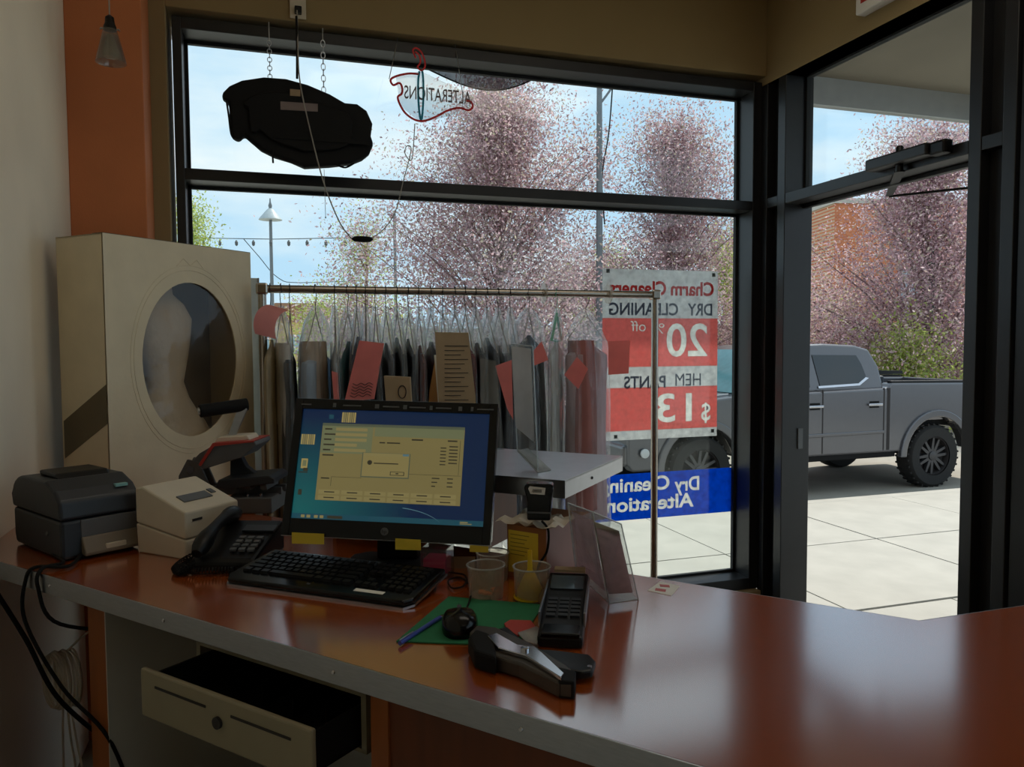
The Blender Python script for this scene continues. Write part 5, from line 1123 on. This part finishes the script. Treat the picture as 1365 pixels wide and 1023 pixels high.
for cx in (fx, rxx):
    A1 = [(cx+.56*math.cos(math.pi*(1-i/18)), .40+.56*math.sin(math.pi*(1-i/18))) for i in range(19)]; A2 = [(cx+.475*math.cos(math.pi*i/18), .40+.475*math.sin(math.pi*i/18)) for i in range(19)]
    xz(MB(), A1+A2, TY-.03, TY+.04).build('fender_flare', M_TRUCK, tk, bevel=.012)
    xz(MB(), [(cx+.48*math.cos(math.pi*(1-i/12)), .40+.48*math.sin(math.pi*(1-i/12))) for i in range(13)], TY+.3, TY+.34).build('wheel_well', M_INK, tk)
    for side in (0, 1):
        wy = TY+.02 if side == 0 else TY+WD-.26; sg_ = -1 if side == 0 else 1
        Mw = Matrix.Translation((cx-tk.location.x, wy+.12-tk.location.y, R_T)) @ Matrix.Rotation(math.pi/2, 4, 'X')
        tw = MB().lathe([(.24, -.12), (.35, -.125), (.378, -.10), (R_T, -.06), (R_T, .06), (.378, .10), (.35, .125), (.24, .12)], 40, Mw, False).build('tyre', M_TIRE, tk, smooth=True)
        if side == 0:
            k = MB()
            for i in range(30):
                a = 2*math.pi*i/30
                for b in (-.07, .07): k.box((0, 0, 0), (.05, .022, .06), M=Mw @ Matrix.Rotation(a+(.1 if b > 0 else 0), 4, 'Z') @ Matrix.Translation((R_T-.012, 0, b)))
            o = k.build('tread_blocks', M_TIRE, tw); o['kind'] = 'stuff'
        rm = MB().lathe([(.245, -.08), (.25, .10), (.225, .11), (.215, .04), (.20, .03), (.02, .03)], 32, Mw, False).build('rim', M_INK, tk, smooth=True)
        for i in range(6):
            a = 2*math.pi*i/6+.26
            for da in (-.16, .16):
                MB().hexa([Mw @ Matrix.Rotation(a, 4, 'Z') @ Vector(v) for v in ((.05, -.03+da*.1, .045), (.23, -.02+da*.28, .055), (.23, .02+da*.28, .055), (.05, .03+da*.1, .045), (.05, -.02+da*.1, .085), (.22, -.014+da*.28, .09), (.22, .014+da*.28, .09), (.05, .02+da*.1, .085))]).build('spoke', M_RIM, rm)
        MB().lathe([(.06, .06), (.055, .095), (.02, .10)], 18, Mw).build('hub_cap', M_RIM, rm, smooth=True)
xz(MB(), [(nose-.05, .48), (fx-.5, .45), (fx-.5, .62), (nose+.02, .72), (nose-.05, .70)], TY+.02, TY+WD-.02).build('front_bumper', M_TRUCK, tk, bevel=.03)
xz(MB(), [(nose-.02, .80), (nose+.25, .84), (nose+.30, .96), (nose+.02, .95)], TY-.006, TY+.3).build('headlight', mat('lamp_lens', (200, 204, 206), .1), tk, bevel=.015)
MB().lathe([(.05, 0), (.05, .02), (.03, .025)], 16, frame_mat((tX(858)-tk.location.x, TY-.02-tk.location.y, .62), (1, 0, 0), (0, 0, 1))).build('fog_lamp', mat('lamp_lens', (200, 204, 206), .1), tk, smooth=True)
xz(MB(), [(5.22, 1.20), (5.38, 1.21), (5.40, 1.34), (5.24, 1.36)], TY-.20, TY-.02).build('wing_mirror', M_BLACK, tk, bevel=.03)
MB().prism([(-.10, -.02), (.09, -.015), (.09, .015), (-.10, .02)], 1.765, 1.80, Matrix.Translation((tX(1110, 465)-tk.location.x+.1, .1, 0))).build('roof_antenna', M_PAPER, tk, bevel=.008)
MB().tube([(tX(1133)-tk.location.x, .3, 1.74), (tX(1133)-tk.location.x, .3, 1.80)], .008, 6).build('antenna_stub', M_BLACK, tk)
MB().bb(rxx-1.9-tk.location.x, rxx+.6-tk.location.x, -.4, .4, .42, .55).build('underbody', M_INK, tk)

# ================================================================== STREET: trees, posts, buildings
RED = [(118, 92, 100), (196, 160, 168), (222, 192, 198), (160, 126, 134), (234, 212, 214), (182, 176, 146), (208, 172, 178), (134, 104, 110)]
GRN = [(128, 146, 72), (182, 200, 104), (208, 216, 130), (150, 168, 90), (198, 182, 124)]
LM_RED = leafmat('red_leaves', RED); LM_GRN = leafmat('green_leaves', GRN); LM_MIX = leafmat('mixed_leaves', RED[:4]+GRN[1:4]+RED[1:3])
def leaves(pts, size, rng):
    n = len(pts); u = rng.normal(size=(n, 3)); u /= np.linalg.norm(u, axis=1)[:, None]; t = rng.normal(size=(n, 3)); v = np.cross(u, t); v /= np.linalg.norm(v, axis=1)[:, None]
    s = size*rng.uniform(.6, 1.25, (n, 1)); P = np.asarray(pts)
    V = np.stack([P-u*s, P+v*s*.45, P+u*s, P-v*s*.45], 1).reshape(-1, 3); F = np.arange(4*n).reshape(-1, 4)
    me = bpy.data.meshes.new('foliage'); me.vertices.add(4*n); me.vertices.foreach_set('co', V.ravel()); me.loops.add(4*n); me.loops.foreach_set('vertex_index', F.ravel().astype(np.int32))
    me.polygons.add(n); me.polygons.foreach_set('loop_start', np.arange(0, 4*n, 4, dtype=np.int32)); me.polygons.foreach_set('loop_total', np.full(n, 4, np.int32)); me.update(calc_edges=True); return me
def tree(name, label, X, Y, top, width, crown0, n, lm, size=.07, seed=1, dens=46, trunk=.12, group=None, cat='tree', cone=.6):
    rng = np.random.default_rng(seed); t = thing(name, label, cat, (X, Y, -.08), 0, group)
    H = top+.08; c0 = crown0+.08
    MB().tube([(0, 0, 0), (.04, .02, c0*.6), (-.03, 0, c0+(H-c0)*.4), (.03, .03, H*.9)], [trunk, trunk*.85, trunk*.55, trunk*.15], 10).build('trunk', M_BARK, t, smooth=True)
    pts = []; bk = MB()
    for i in range(dens):
        f = rng.uniform(0, .97)**1.15; z = c0+(H-c0)*f; rad = width/2*min(1, .45+f/.18*.55)*((1-f)**cone)*rng.uniform(.12, 1.0)**.6; a = rng.uniform(0, 2*math.pi)
        e = np.array([rad*math.cos(a), rad*math.sin(a), z]); s = np.array([0, 0, max(c0*.7, z-rad*.9-.3)])
        bk.tube([tuple(s), tuple((s+e)/2+np.array([0, 0, .12*rad])), tuple(e)], [trunk*.18, trunk*.09, .005], 5)
        m = int(n/dens); q = rng.uniform(.0, 1.0, m)**.55*1.05
        pts.append(s+(e-s)*q[:, None]+rng.normal(0, 1, (m, 3))*np.array([.30, .30, .32])*(.5+.6*q[:, None]))
    bk.build('branches', M_BARK, t, smooth=True)
    me = leaves(np.concatenate(pts), size, rng); me.materials.append(lm); o = bpy.data.objects.new('foliage', me); COL.objects.link(o); o.parent = t; o['kind'] = 'stuff'; return t
def at(px, Y): return onY(px, 450, Y).x
def zat(px, py, Y): return onY(px, py, Y).z
GT = 'trees across the street'
tree('red_leaf_tree', 'broad red-leaved tree behind the neon sign', at(668, 14), 14, zat(680, 112, 14), 9.5, .6, 120000, LM_RED, .035, 3, 130, group=GT)
tree('red_leaf_tree', 'red-leaved tree behind the price banner', at(893, 15), 15, zat(890, 150, 15), 8.0, .5, 95000, LM_RED, .036, 5, 110, group=GT)
tree('red_leaf_tree', 'dense red-leaved tree seen through the doorway', at(1232, 13), 13, zat(1215, 165, 13), 9.0, .7, 120000, LM_RED, .037, 8, 150, trunk=.2, group=GT)
tree('red_leaf_tree', 'low sparse red tree beside the bell street lamp', at(490, 19), 19, zat(490, 285, 19), 3.8, .3, 16000, LM_MIX, .038, 11, 40, trunk=.1, group=GT)
tree('green_tree', 'bright green tree at the window edge behind the gown box', at(258, 22), 22, zat(265, 262, 22), 1.7, 1.5, 7000, LM_GRN, .045, 13, 26, trunk=.1, group=GT)
for i, (px, Y, top, wd, n, lm, lab) in enumerate(((428, 24, 3.0, 3.0, 5000, LM_GRN, 'green bush behind the pale blue shirt'), (520, 21, 2.6, 3.4, 5000, LM_GRN, 'green bush under the low sparse red tree'), (760, 17, 3.2, 2.6, 5000, LM_MIX, 'mottled bush between the two red trees'), (815, 19, 4.2, 2.6, 6000, LM_GRN, 'yellow-green shrub behind the tall lamp pole'), (965, 17, 4.4, 2.8, 7000, LM_GRN, 'yellow-green shrub at the window corner'), (1200, 11.6, 1.75, 2.2, 5000, LM_GRN, 'low leafy shrub behind the truck bed'), (1120, 15.5, 2.6, 2.6, 5000, LM_MIX, 'mottled shrub behind the truck cab'))):
    tree('leafy_shrub', lab, at(px, Y), Y, top, wd, .05, int(n*2.2), lm, .042, 20+i, 24, trunk=.05, cat='shrub', cone=.4)
def pole(name, label, px, Y, top, r, build):
    t = thing(name, label, 'lamp post', (at(px, Y), Y, -.08)); build(t, top+.08, r); return t
def bell(t, H, r):
    MB().tube([(0, 0, 0), (0, 0, H*.5), (0, 0, H-.35)], [r*1.4, r, r*.8], 10).build('pole', M_POLE, t, smooth=True)
    MB().lathe([(.42, H-.42), (.40, H-.38), (.20, H-.14), (.12, H-.05), (.05, H)], 20).build('bell_shade', mat('pale_shade', (176, 184, 188), .5), t, smooth=True)
    MB().lathe([(.05, H), (.07, H+.1), (.03, H+.22), (.02, H+.36)], 12).build('finial', M_POLE, t, smooth=True)
pole('street_lamp', 'grey street lamp with a bell-shaped head', 364, 30, zat(364, 278, 30), .07, bell)
def tall(t, H, r):
    MB().tube([(0, 0, 0), (0, 0, H)], [r*1.3, r*.85], 12).build('pole', M_POLE, t, smooth=True)
    MB().tube(smoothpath([(0, 0, H-.35), (.12, 0, H-.2), (.3, 0, H+.05)], 5), .02, 8).build('bracket', M_POLE, t, smooth=True)
    MB().tube(smoothpath([(.25, 0, H), (.18, 0, H-.8), (.05, 0, H-1.6), (.10, 0, H-2.4)], 5), .012, 6).build('loose_wire', M_BLACKM, t, smooth=True)
pole('street_lamp', 'tall plain grey pole with a short bracket between the red trees', 799, 12.5, zat(799, 112, 12.5), .055, tall)
def stub(t, H, r): MB().tube([(0, 0, 0), (0, 0, H)], r, 8).build('pole', M_POLE, t, smooth=True); MB().lathe([(r*1.5, 0), (r*1.5, .1), (r, .14)], 12).build('pole_base', M_POLE, t)
pole('street_lamp', 'thin grey post behind the low sparse red tree', 528, 26, zat(528, 285, 26), .05, stub)
def lampbase(t, H, r): MB().lathe([(.2, 0), (.2, .3), (.12, .5), (.09, 1.0), (.07, H)], 14).build('fluted_post', mat('green_post', (70, 84, 80), .5), t, smooth=True); MB().lathe([(.22, 0), (.22, .08)], 14).build('plinth', M_CONC, t)
pole('street_lamp', 'dark green lamp post base behind the truck bed', 1239, 12.8, 3.5, .1, lampbase)
# string lights
a, b = onY(240, 317, 33), onY(528, 316, 26); sl_ = thing('string_lights', 'string of small bulbs strung across the street', 'string lights', a)
MB().tube([a, onY(364, 319, 30), b], .014, 5).build('wire', M_BLACKM, sl_, world=True)
for i in range(12): q = a.lerp(b, (i+.5)/12)-Vector((0, 0, .22)); MB().lathe([(.02, .12), (.06, .04), (.05, -.06), (.01, -.1)], 8, Matrix.Translation(q)).build('bulb', M_GREY, sl_, world=True)
MB().tube(smoothpath([onY(325, 319, 30.1), onY(345, 342, 30.1), onY(370, 370, 30.1), onY(400, 377, 30.1), onY(528, 372, 26)], 5), .014, 5).build('slack_wire', M_BLACKM, sl_, world=True, smooth=True)
# brick building seen through the doorway
BRK = brickmat(); bc = Vector((at(1110, 24), 24, -.08)); bh = zat(1110, 271, 24)+.08
bb_ = thing('brick_building', 'orange brick building beyond the doorway tree', 'building', bc, math.radians(-14))
MB().bb(0, 16, 0, .3, 0, bh).build('wall', BRK, bb_); MB().bb(0, .3, .3, 12, 0, bh).build('wall', BRK, bb_); MB().bb(-.06, 16, -.06, .34, bh, bh+.18).build('parapet', M_CONC, bb_); MB().bb(-.06, .34, .34, 12, bh, bh+.18).build('parapet', M_CONC, bb_)
for i in range(4):
    f = MB().bb(2.5+3.2*i, 4.3+3.2*i, -.05, .05, 2.4, 4.4).build('window_frame', M_FRAME, bb_); MB().bb(2.6+3.2*i, 4.2+3.2*i, -.06, -.05, 2.5, 4.3).build('pane', mat('far_glass', (150, 176, 190), .1), f)
for i in range(3):
    f = MB().bb(-.05, .05, 2+3*i, 3.6+3*i, 2.8, 4.9).build('window_frame', M_FRAME, bb_); MB().bb(-.06, -.05, 2.1+3*i, 3.5+3*i, 2.9, 4.8).build('pane', mat('far_glass', (150, 176, 190), .1), f)
MB().bb(.3, 16, .3, 12, bh-.1, bh).build('roof', M_JOINT, bb_)
# low planter wall behind the truck and distant houses
pwx = at(1262, 16); pw = thing('planter_wall', 'low pale concrete wall behind the truck bed', 'wall', (pwx, 16, -.08)); MB().bb(-1.2, 6, 0, .4, 0, .95).build('wall', M_CONC, pw, bevel=.02); MB().bb(-1.25, 6.05, -.05, .45, .95, 1.03).build('coping', M_CONC, pw, bevel=.01)
for i, (px, Y, wd, h, col, lab) in enumerate(((352, 60, 9, 4.6, (206, 176, 120), 'distant sandy house behind the rack end'), (398, 75, 8, 5.5, (176, 160, 140), 'distant grey-brown house behind the pale blue shirt'))):
    t = thing('distant_house', lab, 'house', (at(px, Y), Y, -.08)); m = mat('house_%d' % i, col, .9)
    MB().bb(-wd/2, wd/2, 0, 6, 0, h-1.2).build('wall', m, t); MB().prism([(-wd/2-.4, h-1.2), (wd/2+.4, h-1.2), (wd/4, h), (-wd/4, h)], -6.3, .3, Matrix.Rotation(math.pi/2, 4, 'X')).build('roof', mat('roof_%d' % i, (150, 110, 84), .9), t)
    for j in range(3): MB().bb(-wd/2+1+j*wd/3.4, -wd/2+2.2+j*wd/3.4, -.05, .05, 1.0, 2.4).build('window', mat('far_glass', (150, 176, 190), .1), t)
struct(MB().bb(-60, 90, 80, 84, -.2, 3.2).build('wall_horizon', mat('far_hedge', (112, 122, 96), .95, var=.3, scale=.4))).name = 'wall_far'
